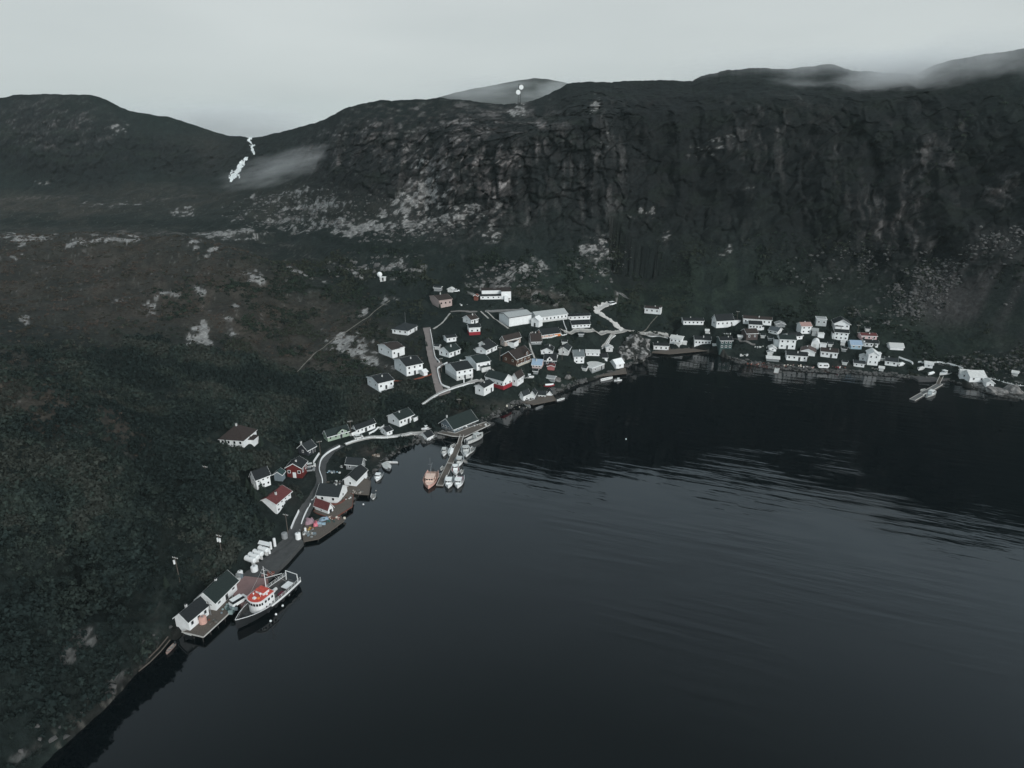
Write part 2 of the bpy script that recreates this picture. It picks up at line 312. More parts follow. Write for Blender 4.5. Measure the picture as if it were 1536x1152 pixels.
# pale slabs and outcrops, each with a ragged outline
SLABS = [(560, 339, 75, 7, 0), (660, 330, 60, 9, -14), (478, 312, 36, 7, -4), (430, 296, 40, 4, -16, .8), (620, 305, 45, 12, -30), (640, 285, 24, 26, 0, .8), (420, 330, 60, 4, 0, .7), (345, 352, 45, 4, 2), (290, 366, 12, 4, -6), (318, 372, 13, 4, -20), (160, 362, 50, 3, -3), (115, 368, 24, 3, -8), (40, 357, 45, 3, 0), (32, 366, 8, 3, 0), (16, 390, 12, 4, 0), (30, 385, 6, 3, 0), (185, 445, 20, 3, -4), (232, 452, 14, 10, 0, .6), (300, 437, 9, 4, 0), (256, 440, 10, 4, 10), (380, 415, 9, 8, -30), (383, 423, 12, 3, 10), (366, 408, 5, 3, 0), (230, 418, 10, 5, 0, .6), (295, 490, 12, 5, -30), (300, 500, 15, 8, 10), (283, 510, 17, 4, -5), (316, 510, 9, 4, 38), (344, 488, 8, 5, 40), (355, 460, 6, 4, 0, .8), (325, 530, 6, 8, 30, .7), (40, 478, 8, 3, 0), (495, 500, 20, 7, 20), (510, 515, 16, 8, 30, .9), (540, 512, 30, 6, 25, .7), (545, 527, 45, 3, 3), (560, 540, 34, 6, 20), (580, 549, 26, 4, 10), (275, 318, 12, 4, -10), (380, 295, 9, 3, -10), (170, 305, 60, 4, 0, .5), (60, 275, 14, 4, 0, .4), (545, 468, 10, 5, 0, .7), (585, 448, 12, 5, -20, .6), (525, 405, 24, 3, 35, .8), (445, 408, 18, 3, 22, .9), (480, 418, 10, 3, 25, .7), (590, 402, 40, 12, 0, .6), (745, 415, 34, 16, -10, .8), (790, 405, 30, 14, 0, .5), (890, 382, 26, 18, 20, .7), (965, 318, 20, 5, 0, .7), (998, 365, 10, 14, 20, .6), (1090, 375, 12, 8, 0, .5), (930, 427, 14, 5, -25, .9), (820, 440, 28, 8, 5, .7), (740, 350, 20, 8, -10, .8), (893, 160, 6, 9, 0), (778, 163, 12, 6, 0, .9), (175, 192, 14, 8, 0, .6), (905, 207, 12, 12, 0, .6), (1060, 222, 22, 8, -20, .7), (1095, 202, 7, 7, 0, .8), (1125, 283, 9, 4, 0, .8), (230, 935, 14, 28, 10, .65), (128, 955, 20, 22, -20, .6), (105, 985, 12, 9, 0, .6), (118, 645, 6, 12, -35, .7), (90, 642, 7, 5, 0, .7), (470, 345, 60, 5, 0, .5), (1480, 585, 60, 10, 8, .9), (270, 965, 30, 8, -42, .6), (172, 1030, 26, 7, -42, .75), (45, 1128, 24, 8, -25, .6), (225, 1000, 16, 6, -42, .7)]
slabs = blobs(SLABS)
rag = fbm(TX / 4.2, TY / 6.0, TZ / 2.2, 4, 60, .52); rag2 = fbm(TX / .9, TY / 1.6, TZ / .7, 2, 64)
slabs = np.maximum(slabs, .62 * blobs([(b[0], b[1], b[2] * 1.5, b[3] * 2.0, b[4]) + ((b[5],) if len(b) > 5 else ()) for b in SLABS]))
sm = sstep(.44, .54, slabs * .60 + .95 * rag) * sstep(.12, .4, slabs)
C = mixc(C, (0.075, 0.073, 0.070), sstep(.2, .45, slabs * .6 + .6 * rag) * sstep(.05, .5, slabs) * .5)
C = mixc(C, (0.24, 0.24, 0.235), sm * (1 - .6 * sstep(560, 700, PY)) * (.55 + .45 * sstep(-.3, .3, rag2)))
speck = fbm(TX / 1.5, TY / 2.3, 0, 3, 61)
C = mixc(C, (0.17, 0.168, 0.16), (brown * .8 + blobs([(540, 300, 150, 45, 0), (250, 400, 300, 80, 0, .7), (640, 370, 180, 30, 0, .5)]) * .7).clip(0, 1) * sstep(.46, .62, speck) * .5)
# scree fan and boulder run at the right
scree = blobs([(1440, 440, 75, 44, -12, 1), (1500, 420, 70, 70, -45, .8), (1536, 500, 40, 60, -30, .4)])
scree = scree * (1 - .85 * blobs([(1500, 440, 16, 60, 28), (1530, 470, 14, 50, 20), (1475, 395, 40, 8, -30)]))
C = mixc(C, (0.070, 0.067, 0.067), scree * .9)
run = blobs([(1370, 440, 80, 40, -10, .8), (1330, 415, 120, 40, 0, .45), (1450, 395, 90, 18, -28, .9), (1480, 540, 80, 24, 0, .35)])
C = mixc(C, (0.13, 0.127, 0.127), run * sstep(.30, .55, fbm(TX / 1.8, TY / 2.2, TZ / 2, 3, 62)) * .8)
# earth tones: quarry terrace, gardens, shoreline
earth = blobs([(805, 443, 34, 9, 4), (850, 452, 50, 8, 5, .5), (900, 458, 25, 7, 0, .8), (620, 496, 30, 7, 0, .3), (688, 607, 34, 14, 0, .6), (740, 610, 40, 12, 0, .4), (560, 683, 22, 14, 20, .9), (455, 745, 22, 30, 40, .5), (1215, 548, 70, 6, 0, .5)])
C = mixc(C, (0.095, 0.078, 0.070), earth * sstep(-.5, .3, bm) * .7)
tide = (1 - sstep(0.02, 0.30, T)) * (PX > 100)
C = mixc(C, (0.030, 0.029, 0.027), tide * .7)
C = mixc(C, (0.17, 0.16, 0.145), (1 - sstep(.05, .40, T)) * sstep(.22, .5, fbm(TX / 1.3, TY / 1.3, 0, 3, 63)) * .45)
C = mixc(C, (0.12, 0.035, 0.028), (1 - sstep(.05, .5, T)) * blobs([(1140, 545, 40, 7, 4), (1225, 552, 60, 6, 0, .8)]) * sstep(-.1, .3, bm) * .8)
C = C * (1 + .30 * bf[..., None]).clip(.4, 1.6)
C = C * np.clip(.58 + 2.4 * (C.mean(-1, keepdims=True) - .02), .52, 1.0)
C = C * (1 - .26 * (cliff * rgt))[..., None]          # the right hand wall is coloured darker
CC = np.concatenate([np.repeat(C[:1], 3, 0) * .6, C, np.repeat(C[-1:], 5, 0)], 0)
idx = np.arange(nr * nc).reshape(nr, nc)
Q = np.stack([idx[:-1, :-1], idx[:-1, 1:], idx[1:, 1:], idx[1:, :-1]], -1).reshape(-1, 4)
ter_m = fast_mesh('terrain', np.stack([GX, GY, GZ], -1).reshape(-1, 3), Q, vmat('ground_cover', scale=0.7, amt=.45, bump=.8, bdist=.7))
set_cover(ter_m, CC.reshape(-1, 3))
terrain = tag(obj('terrain', ter_m), kind='structure')
bpy.context.view_layer.update()
BV = BVHTree.FromObject(terrain, bpy.context.evaluated_depsgraph_get())
def hit(px, py, zmin=0.0):
    """point of the ground (or the water) seen at that photo pixel"""
    d = ray(px, py).normalized(); p, n, i, t = BV.ray_cast(Vector((0, 0, CZ)), d, 6000)
    w = onz(px, py, zmin) if ray(px, py).z < -1e-4 else None
    if p is None or (w is not None and p.z < zmin): return w
    return p
def gz(x, y, zmin=0.0):
    p, n, i, t = BV.ray_cast(Vector((x, y, 600)), Vector((0, 0, -1)), 2000)
    return zmin if p is None else max(zmin, p.z)

# ------------------------------------------------------------------ far hills beyond the ridge, up in the mist
def far_hill(name, ridge_pts, Y0, col, thick=180):
    pts = np.array(ridge_pts, float); n = 160
    x = np.linspace(pts[0, 0], pts[-1, 0], n); y = np.interp(x, pts[:, 0], pts[:, 1]) + .9 * fbm(x / 11, x * 0, 0, 4, 71)
    y = smooth_x(y, 1); rows = []
    for k in range(26):
        f = k / 25; Y = Y0 - thick * (1 - f)
        z0 = [zat(a, b, Y0) for a, b in zip(x, y)]
        X = (x - 768) / FP * Y / (CT + (576 - y) / FP * ST)
        z = 85 + (np.array(z0) - 85) * (1 - (1 - f) ** 1.7)
        z = z + 3.5 * fbm(X / 16, np.full(n, Y) / 16, 0, 4, 72) * (1 - f * .8)
        rows.append(np.stack([X, np.full(n, Y), z], -1))
    rows.append(rows[-1] + np.array([0, 150, -60])); V = np.array(rows); m, k = V.shape[:2]
    ii = np.arange(m * k).reshape(m, k); q = np.stack([ii[:-1, :-1], ii[:-1, 1:], ii[1:, 1:], ii[1:, :-1]], -1).reshape(-1, 4)
    me = fast_mesh(name, V.reshape(-1, 3), q, terrain.data.materials[0]); nn = fbm(V[..., 0] / 14, V[..., 1] / 14, V[..., 2] / 8, 4, 73).reshape(-1, 1)
    set_cover(me, np.array(col) * (1 + .6 * nn)); return tag(obj(name, me), kind='structure')
far_hill('hill', [(610, 170), (650, 148), (690, 137), (740, 128), (775, 121), (800, 117), (825, 120), (850, 125), (880, 134), (930, 150)], 690, (.040, .047, .042))

# ------------------------------------------------------------------ water
wm = bpy.data.materials.new('fjord_water'); wm.use_nodes = True; nt = wm.node_tree; n = nt.nodes; l = nt.links
b = n['Principled BSDF']; b.inputs['Base Color'].default_value = (0.0014, 0.0032, 0.0044, 1); b.inputs['Roughness'].default_value = 0.035; b.inputs['IOR'].default_value = 1.36
tcn = n.new('ShaderNodeTexCoord')
m1 = n.new('ShaderNodeMapping'); m1.vector_type = 'TEXTURE'; m1.inputs['Rotation'].default_value = (0, 0, R(-20)); m1.inputs['Scale'].default_value = (30, 3.0, 1)
l.new(tcn.outputs['Object'], m1.inputs['Vector'])
n1 = n.new('ShaderNodeTexNoise'); n1.inputs['Scale'].default_value = 1.0; n1.inputs['Detail'].default_value = 2.0; n1.inputs['Roughness'].default_value = .4
l.new(m1.outputs['Vector'], n1.inputs['Vector'])
# the swell only reaches the open part of the cove
sx = n.new('ShaderNodeSeparateXYZ'); l.new(tcn.outputs['Object'], sx.inputs[0])
ma = n.new('ShaderNodeMapRange'); ma.inputs[1].default_value = -45; ma.inputs[2].default_value = 45; l.new(sx.outputs['X'], ma.inputs[0])
n2 = n.new('ShaderNodeTexNoise'); n2.inputs['Scale'].default_value = 0.03; n2.inputs['Detail'].default_value = 2; l.new(tcn.outputs['Object'], n2.inputs['Vector'])
mb = n.new('ShaderNodeMapRange'); mb.inputs[1].default_value = .40; mb.inputs[2].default_value = .58; mb.inputs[3].default_value = .12; l.new(n2.outputs['Fac'], mb.inputs[0])
m4 = n.new('ShaderNodeMapping'); m4.vector_type = 'TEXTURE'; m4.inputs['Rotation'].default_value = (0, 0, R(-30)); m4.inputs['Scale'].default_value = (11, 1.3, 1); l.new(tcn.outputs['Object'], m4.inputs['Vector'])
n4 = n.new('ShaderNodeTexNoise'); n4.inputs['Scale'].default_value = 1.0; n4.inputs['Detail'].default_value = 3; l.new(m4.outputs['Vector'], n4.inputs['Vector'])
mq = n.new('ShaderNodeMath'); mq.operation = 'MULTIPLY_ADD'; mq.inputs[1].default_value = .28; l.new(n4.outputs['Fac'], mq.inputs[0]); l.new(n1.outputs['Fac'], mq.inputs[2])
mm0 = n.new('ShaderNodeMath'); mm0.operation = 'MULTIPLY'; l.new(ma.outputs[0], mm0.inputs[0]); l.new(mb.outputs[0], mm0.inputs[1])
my = n.new('ShaderNodeMapRange'); my.interpolation_type = 'SMOOTHSTEP'; my.inputs[1].default_value = 95; my.inputs[2].default_value = 215; my.inputs[3].default_value = .12; l.new(sx.outputs['Y'], my.inputs[0])
mm = n.new('ShaderNodeMath'); mm.operation = 'MULTIPLY'; l.new(mm0.outputs[0], mm.inputs[0]); l.new(my.outputs[0], mm.inputs[1])
mh = n.new('ShaderNodeMath'); mh.operation = 'MULTIPLY'; l.new(mq.outputs[0], mh.inputs[0]); l.new(mm.outputs[0], mh.inputs[1])
n3 = n.new('ShaderNodeTexNoise'); n3.inputs['Scale'].default_value = 0.9; n3.inputs['Detail'].default_value = 3; l.new(tcn.outputs['Object'], n3.inputs['Vector'])
mf = n.new('ShaderNodeMath'); mf.operation = 'MULTIPLY'; mf.inputs[1].default_value = 0.012; l.new(n3.outputs['Fac'], mf.inputs[0])
mad = n.new('ShaderNodeMath'); mad.operation = 'ADD'; l.new(mh.outputs[0], mad.inputs[0]); l.new(mf.outputs[0], mad.inputs[1])
bp = n.new('ShaderNodeBump'); bp.inputs['Strength'].default_value = 1.0; bp.inputs['Distance'].default_value = 0.20
l.new(mad.outputs[0], bp.inputs['Height']); l.new(bp.outputs['Normal'], b.inputs['Normal'])
wv = [(-3500, -2500, 0), (3500, -2500, 0), (3500, 620, 0), (-3500, 620, 0)]
water = tag(obj('water', mesh_from('water', wv, [(0, 1, 2, 3)], wm)), kind='structure')

# ------------------------------------------------------------------ materials of the built things
WHITE = mat('white_clapboard', (.76, .78, .78), .7, .10, .9)
DULLW = mat('weathered_white_paint', (.56, .57, .56), .8, .16, 1.2)
CREAM = mat('cream_trim', (.66, .62, .54), .7, .06)
BEIGE = mat('beige_siding', (.36, .31, .28), .8, .10)
PINKB = mat('pinkish_beige_siding', (.42, .33, .31), .8, .08)
BROWN = mat('brown_siding', (.075, .040, .028), .8, .15)
DRED = mat('dark_red_siding', (.12, .018, .016), .8, .15)
RED = mat('red_painted_base', (.26, .020, .030), .7, .12)
GREEN = mat('pale_green_siding', (.30, .38, .30), .8, .08)
TEAL = mat('dark_teal_siding', (.045, .075, .075), .8, .1)
SLATE = mat('dark_slate_siding', (.030, .034, .042), .8, .1)
BGREY = mat('blue_grey_siding', (.17, .21, .235), .8, .1)
GREY = mat('grey_siding', (.24, .255, .26), .8, .12)
BLUE = mat('light_blue_siding', (.30, .42, .50), .7, .08)
ORANGE = mat('orange_siding', (.62, .20, .06), .7, .1)
R_BLK = mat('black_shingles', (.014, .017, .019), .9, .3, 2.5)
R_GRY = mat('charcoal_shingles', (.022, .027, .030), .9, .25, 2.5)
R_GRN = mat('green_black_shingles', (.015, .024, .023), .9, .25, 2.5)
R_BRN = mat('brown_shingles', (.034, .026, .024), .9, .25, 2.5)
R_RED = mat('dull_red_roofing', (.115, .034, .034), .9, .22, 2.0)
R_LGT = mat('pale_grey_roofing', (.36, .38, .38), .7, .12, 1.5)
R_BLU = mat('pale_blue_roofing', (.27, .36, .47), .7, .12)
R_PNK = mat('pinkish_roofing', (.34, .22, .20), .8, .12)
GLASS = mat('dark_window_glass', (.012, .015, .018), .15, .2, spec=.6)
WOOD = mat('weathered_planks', (.105, .090, .078), .9, .28, 1.4, bump=.4, stretch=(6, 1, 1))
WOODL = mat('pale_new_planks', (.34, .31, .28), .85, .18, 1.4)
PILE = mat('dark_wet_piles', (.028, .026, .024), .9, .3)
CONC = mat('grey_concrete', (.15, .152, .15), .9, .18, .8)
CONCP = mat('reddish_concrete', (.23, .150, .145), .9, .12, .5)
ASPH = mat('worn_asphalt', (.062, .064, .065), .95, .22, .6)
GRAV = mat('pale_gravel', (.33, .325, .31), .95, .25, .9)
PAVE = mat('pinkish_paved_road', (.185, .163, .156), .95, .12, .5)
KERB = mat('pale_kerb_paint', (.46, .45, .43), .85, .12)
DARK = mat('dark_metal', (.03, .032, .034), .5, .2)
STEEL = mat('galvanised_steel', (.30, .31, .32), .45, .1, metal=.6)
HBLK = mat('black_hull_paint', (.016, .018, .020), .45, .25)
HWHT = mat('white_hull_paint', (.74, .75, .75), .4, .10, .6)
HDUL = mat('stained_white_hull', (.50, .51, .50), .5, .25, .9)
HGRY = mat('grey_hull_paint', (.16, .17, .18), .6, .2)
DECKM = mat('grey_boat_deck', (.20, .215, .22), .8, .18)
SALMON = mat('salmon_pink_paint', (.55, .33, .28), .6, .10)
REDP = mat('bright_red_paint', (.50, .075, .055), .7, .25)
PINKM = mat('pink_tarpaulin', (.55, .16, .20), .8, .25)
MAUVE = mat('mauve_tarpaulin', (.30, .20, .23), .85, .15)
BLUET = mat('blue_tarpaulin', (.22, .30, .38), .8, .25)
GRNT = mat('green_barrel_plastic', (.05, .12, .11), .6, .2)
RUST = mat('rusty_steel', (.16, .055, .040), .8, .3)
CONIF = mat('dark_spruce_needles', (.016, .026, .020), .95, .35, 2.0)
BARK = mat('spruce_bark', (.05, .04, .033), .95, .3)
ROCKM = mat('pale_shore_granite', (.17, .165, .16), .95, .72, .55, bump=1.0)
STONE = mat('grey_boulder', (.085, .085, .084), .95, .35, .6, bump=.8)
NETM = mat('tangled_nets_and_gear', (.13, .13, .12), .95, .7, 3.0, bump=.8)

# ------------------------------------------------------------------ small mesh builder
class MB:
    def __init__(s): s.v = []; s.f = []; s.m = []
    def quad(s, a, b, c, d, mi=0):
        n = len(s.v); s.v += [a, b, c, d]; s.f.append((n, n + 1, n + 2, n + 3)); s.m.append(mi)
    def tri(s, a, b, c, mi=0):
        n = len(s.v); s.v += [a, b, c]; s.f.append((n, n + 1, n + 2)); s.m.append(mi)
    def box(s, x0, x1, y0, y1, z0, z1, mi=0):
        n = len(s.v)
        s.v += [(x, y, z) for z in (z0, z1) for y in (y0, y1) for x in (x0, x1)]
        for f in ((0, 2, 3, 1), (4, 5, 7, 6), (0, 1, 5, 4), (2, 6, 7, 3), (0, 4, 6, 2), (1, 3, 7, 5)):
            s.f.append(tuple(n + i for i in f)); s.m.append(mi)
    def prism(s, pts, z0, z1, mi=0):
        """vertical prism over a counter-clockwise outline"""
        n = len(s.v); k = len(pts); s.v += [(p[0], p[1], z0) for p in pts] + [(p[0], p[1], z1) for p in pts]
        s.f.append(tuple(n + i for i in reversed(range(k)))); s.m.append(mi); s.f.append(tuple(n + k + i for i in range(k))); s.m.append(mi)
        for i in range(k):
            j = (i + 1) % k; s.f.append((n + i, n + j, n + k + j, n + k + i)); s.m.append(mi)
    def tube(s, a, b, r0, r1=None, k=8, mi=0, caps=True):
        a, b = Vector(a), Vector(b); r1 = r0 if r1 is None else r1; d = (b - a).normalized()
        u = d.orthogonal().normalized(); w = d.cross(u); n = len(s.v)
        for p, r in ((a, r0), (b, r1)):
            for i in range(k):
                t = 2 * math.pi * i / k; s.v.append(tuple(p + (u * math.cos(t) + w * math.sin(t)) * r))
        for i in range(k):
            j = (i + 1) % k; s.f.append((n + i, n + j, n + k + j, n + k + i)); s.m.append(mi)
        if caps:
            s.f.append(tuple(n + i for i in reversed(range(k)))); s.m.append(mi); s.f.append(tuple(n + k + i for i in range(k))); s.m.append(mi)
    def slab(s, a, b, c, d, t, mi=0):
        """thick panel: a,b,c,d is the upper face, t the thickness"""
        A = [Vector(p) for p in (a, b, c, d)]; nn = (A[1] - A[0]).cross(A[2] - A[0]).normalized()
        if nn.z < 0: A.reverse(); nn = -nn
        B = [p - nn * t for p in A]; n = len(s.v); s.v += [tuple(p) for p in A + B]
        for f in ((0, 1, 2, 3), (7, 6, 5, 4), (0, 4, 5, 1), (1, 5, 6, 2), (2, 6, 7, 3), (3, 7, 4, 0)):
            s.f.append(tuple(n + i for i in f)); s.m.append(mi)
    def ball(s, c, r, k=10, mi=0, sq=1.0):
        n = len(s.v); c = Vector(c)
        for i in range(1, k // 2):
            t = math.pi * i / (k // 2)
            for j in range(k):
                p = 2 * math.pi * j / k; s.v.append((c.x + r * math.sin(t) * math.cos(p), c.y + r * math.sin(t) * math.sin(p), c.z + r * sq * math.cos(t)))
        rows = k // 2 - 1; s.v += [(c.x, c.y, c.z + r * sq), (c.x, c.y, c.z - r * sq)]; tp = n + rows * k
        for j in range(k):
            q = (j + 1) % k; s.f.append((tp, n + j, n + q)); s.m.append(mi); e = n + (rows - 1) * k; s.f.append((tp + 1, e + q, e + j)); s.m.append(mi)
            for i in range(rows - 1):
                s.f.append((n + i * k + j, n + (i + 1) * k + j, n + (i + 1) * k + q, n + i * k + q)); s.m.append(mi)
    def build(s, name, mats, parent=None, loc=(0, 0, 0), rz=0.0, smooth=False):
        return obj(name, mesh_from(name, s.v, s.f, mats, s.m, smooth), parent, loc, rz)
def thing(name, label, cat, loc, rz=0.0, group=None):
    return tag(obj(name, None, None, loc, rz), label, cat, group)

WINM, PANM = {}, {}
def window_part(root, x, y, z, rz, w, h, frame=None, name='window'):
    """a framed window: frame (part) with its pane (sub-part); front face towards local -y before turning by rz"""
    fr = frame or WHITE; key = (round(w, 1), round(h, 1), fr.name)
    if key not in WINM:
        m = MB(); t = .12; m.box(-w / 2 - t, w / 2 + t, -.07, .0, h / 2, h / 2 + t); m.box(-w / 2 - t, w / 2 + t, -.09, .0, -h / 2 - t, -h / 2)
        m.box(-w / 2 - t, -w / 2, -.07, .0, -h / 2, h / 2); m.box(w / 2, w / 2 + t, -.07, .0, -h / 2, h / 2)
        WINM[key] = mesh_from('window', m.v, m.f, fr); p = MB(); p.box(-w / 2, w / 2, -.035, -.005, -h / 2, h / 2); PANM[key] = mesh_from('pane', p.v, p.f, GLASS)
    o = obj(name, WINM[key], root, (x, y, z), rz); obj('pane', PANM[key], o); return o
DOORM = {}
def door_part(root, x, y, z, rz, col=None, w=1.0, h=2.1):
    col = col or DARK; key = (round(w, 1), round(h, 1), col.name)
    if key not in DOORM:
        m = MB(); m.box(-w / 2 - .1, w / 2 + .1, -.05, 0, 0, h + .1, 1); m.box(-w / 2, w / 2, -.09, -.055, .02, h, 0); m.ball((w * .35, -.12, 1.0), .05, 6, 1)
        DOORM[key] = mesh_from('door', m.v, m.f, [col, WHITE], m.m)
    return obj('door', DOORM[key], root, (x, y, z), rz)

def gable_walls(m, L_, W_, h, rise, ridge, mi=0, z0=-3.5):
    """walls of a box L_ x W_ centred on the origin, with gable triangles"""
    a, b = L_ / 2, W_ / 2
    m.box(-a, a, -b, b, z0, h, mi)
    if rise > .05 and ridge in 'ab':
        n = len(m.v)
        if ridge == 'a': m.v += [(-a, -b, h), (-a, b, h), (-a, 0, h + rise), (a, -b, h), (a, b, h), (a, 0, h + rise)]
        else: m.v += [(-a, -b, h), (a, -b, h), (0, -b, h + rise), (-a, b, h), (a, b, h), (0, b, h + rise)]
        m.f += [(n, n + 1, n + 2), (n + 5, n + 4, n + 3)]; m.m += [mi, mi]
def roof_mesh(L_, W_, h, rise, ridge, mats, ov=.35, th=.18, fascia=True):
    m = MB(); a, b = L_ / 2, W_ / 2; e = .02
    if ridge == 'f':
        m.box(-a - ov * .5, a + ov * .5, -b - ov * .5, b + ov * .5, h + e, h + .22, 1)
        m.box(-a + .25, a - .25, -b + .25, b - .25, h + .22, h + .30, 0)
    elif ridge == 'h':     # hipped
        k = min(a, b); A, B = a + ov, b + ov; s = rise / k; z = h - ov * s + e + .05
        r = [(-(A - B), 0), (A - B, 0)] if a >= b else [(0, -(B - A)), (0, B - A)]; zt = z + min(A, B) * s
        c = [(-A, -B, z), (A, -B, z), (A, B, z), (-A, B, z)]; R0, R1 = (r[0][0], r[0][1], zt), (r[1][0], r[1][1], zt)
        if a >= b: m.quad(c[0], c[1], R1, R0); m.quad(c[2], c[3], R0, R1); m.tri(c[1], c[2], R1); m.tri(c[3], c[0], R0)
        else: m.quad(c[1], c[2], R1, R0); m.quad(c[3], c[0], R0, R1); m.tri(c[0], c[1], R0); m.tri(c[2], c[3], R1)
        m.prism([p[:2] for p in c], z - .16, z - .004, 1)
    elif ridge == 's':     # single pitch, high side at the back
        m.slab((-a - ov, -b - ov, h + e + th), (a + ov, -b - ov, h + e + th), (a + ov, b + ov, h + rise + e + th), (-a - ov, b + ov, h + rise + e + th), th)
    else:
        g = (b if ridge == 'a' else a); s = rise / g; zt = h + rise + th + e; zl = h - ov * s + th + e
        for q in (-1, 1):
            if ridge == 'a': P = [(-a - ov, q * (b + ov), zl), (a + ov, q * (b + ov), zl), (a + ov, 0, zt), (-a - ov, 0, zt)]
            else: P = [(q * (a + ov), -b - ov, zl), (q * (a + ov), b + ov, zl), (0, b + ov, zt), (0, -b - ov, zt)]
            m.slab(*P, th, 0)
            if fascia:           # barge boards and eave boards, just proud of the slabs
                A = [Vector(p) for p in P]
                for i, j in ((0, 1), (1, 2), (3, 0)):
                    p0, p1 = A[i], A[j]; out = (p1 - p0).cross(Vector((0, 0, 1))).normalized(); c = (A[0] + A[1] + A[2] + A[3]) / 4
                    if out.dot(p0 - c) < 0: out = -out
                    for k_ in (0,):
                        n = len(m.v); o1 = out * .04; dz_ = Vector((0, 0, -.24)); up = Vector((0, 0, .02))
                        m.v += [tuple(x) for x in (p0 + up, p1 + up, p1 + dz_, p0 + dz_, p0 + up + o1, p1 + up + o1, p1 + dz_ + o1, p0 + dz_ + o1)]
                        for f in ((0, 1, 2, 3), (7, 6, 5, 4), (0, 4, 5, 1), (1, 5, 6, 2), (2, 6, 7, 3), (3, 7, 4, 0)): m.f.append(tuple(n + w for w in f)); m.m.append(1)
    return m
def frame_from(A, Cc, B, z=None):
    """rectangle on the ground from the pixels of its left, near and right corners (B may be a depth in metres)"""
    c = hit(*Cc) if z is None else onz(Cc[0], Cc[1], z); a = onz(A[0], A[1], c.z) - c; a.z = 0
    if isinstance(B, (int, float)):
        b = Vector((a.y, -a.x, 0)).normalized() * B
    else:
        b = onz(B[0], B[1], c.z) - c; b.z = 0
        if a.length >= b.length:
            n = Vector((a.y, -a.x, 0)).normalized(); b = n * max(2.0, abs(b.dot(n)))
        else:
            n = Vector((-b.y, b.x, 0)).normalized(); a = n * max(2.0, abs(a.dot(n)))
    if a.cross(b).z > 0: b = -b
    ctr = c + (a + b) / 2; rz = math.atan2(-a.y, -a.x)
    return c, ctr, a.length, b.length, rz
HR = random.Random(3)
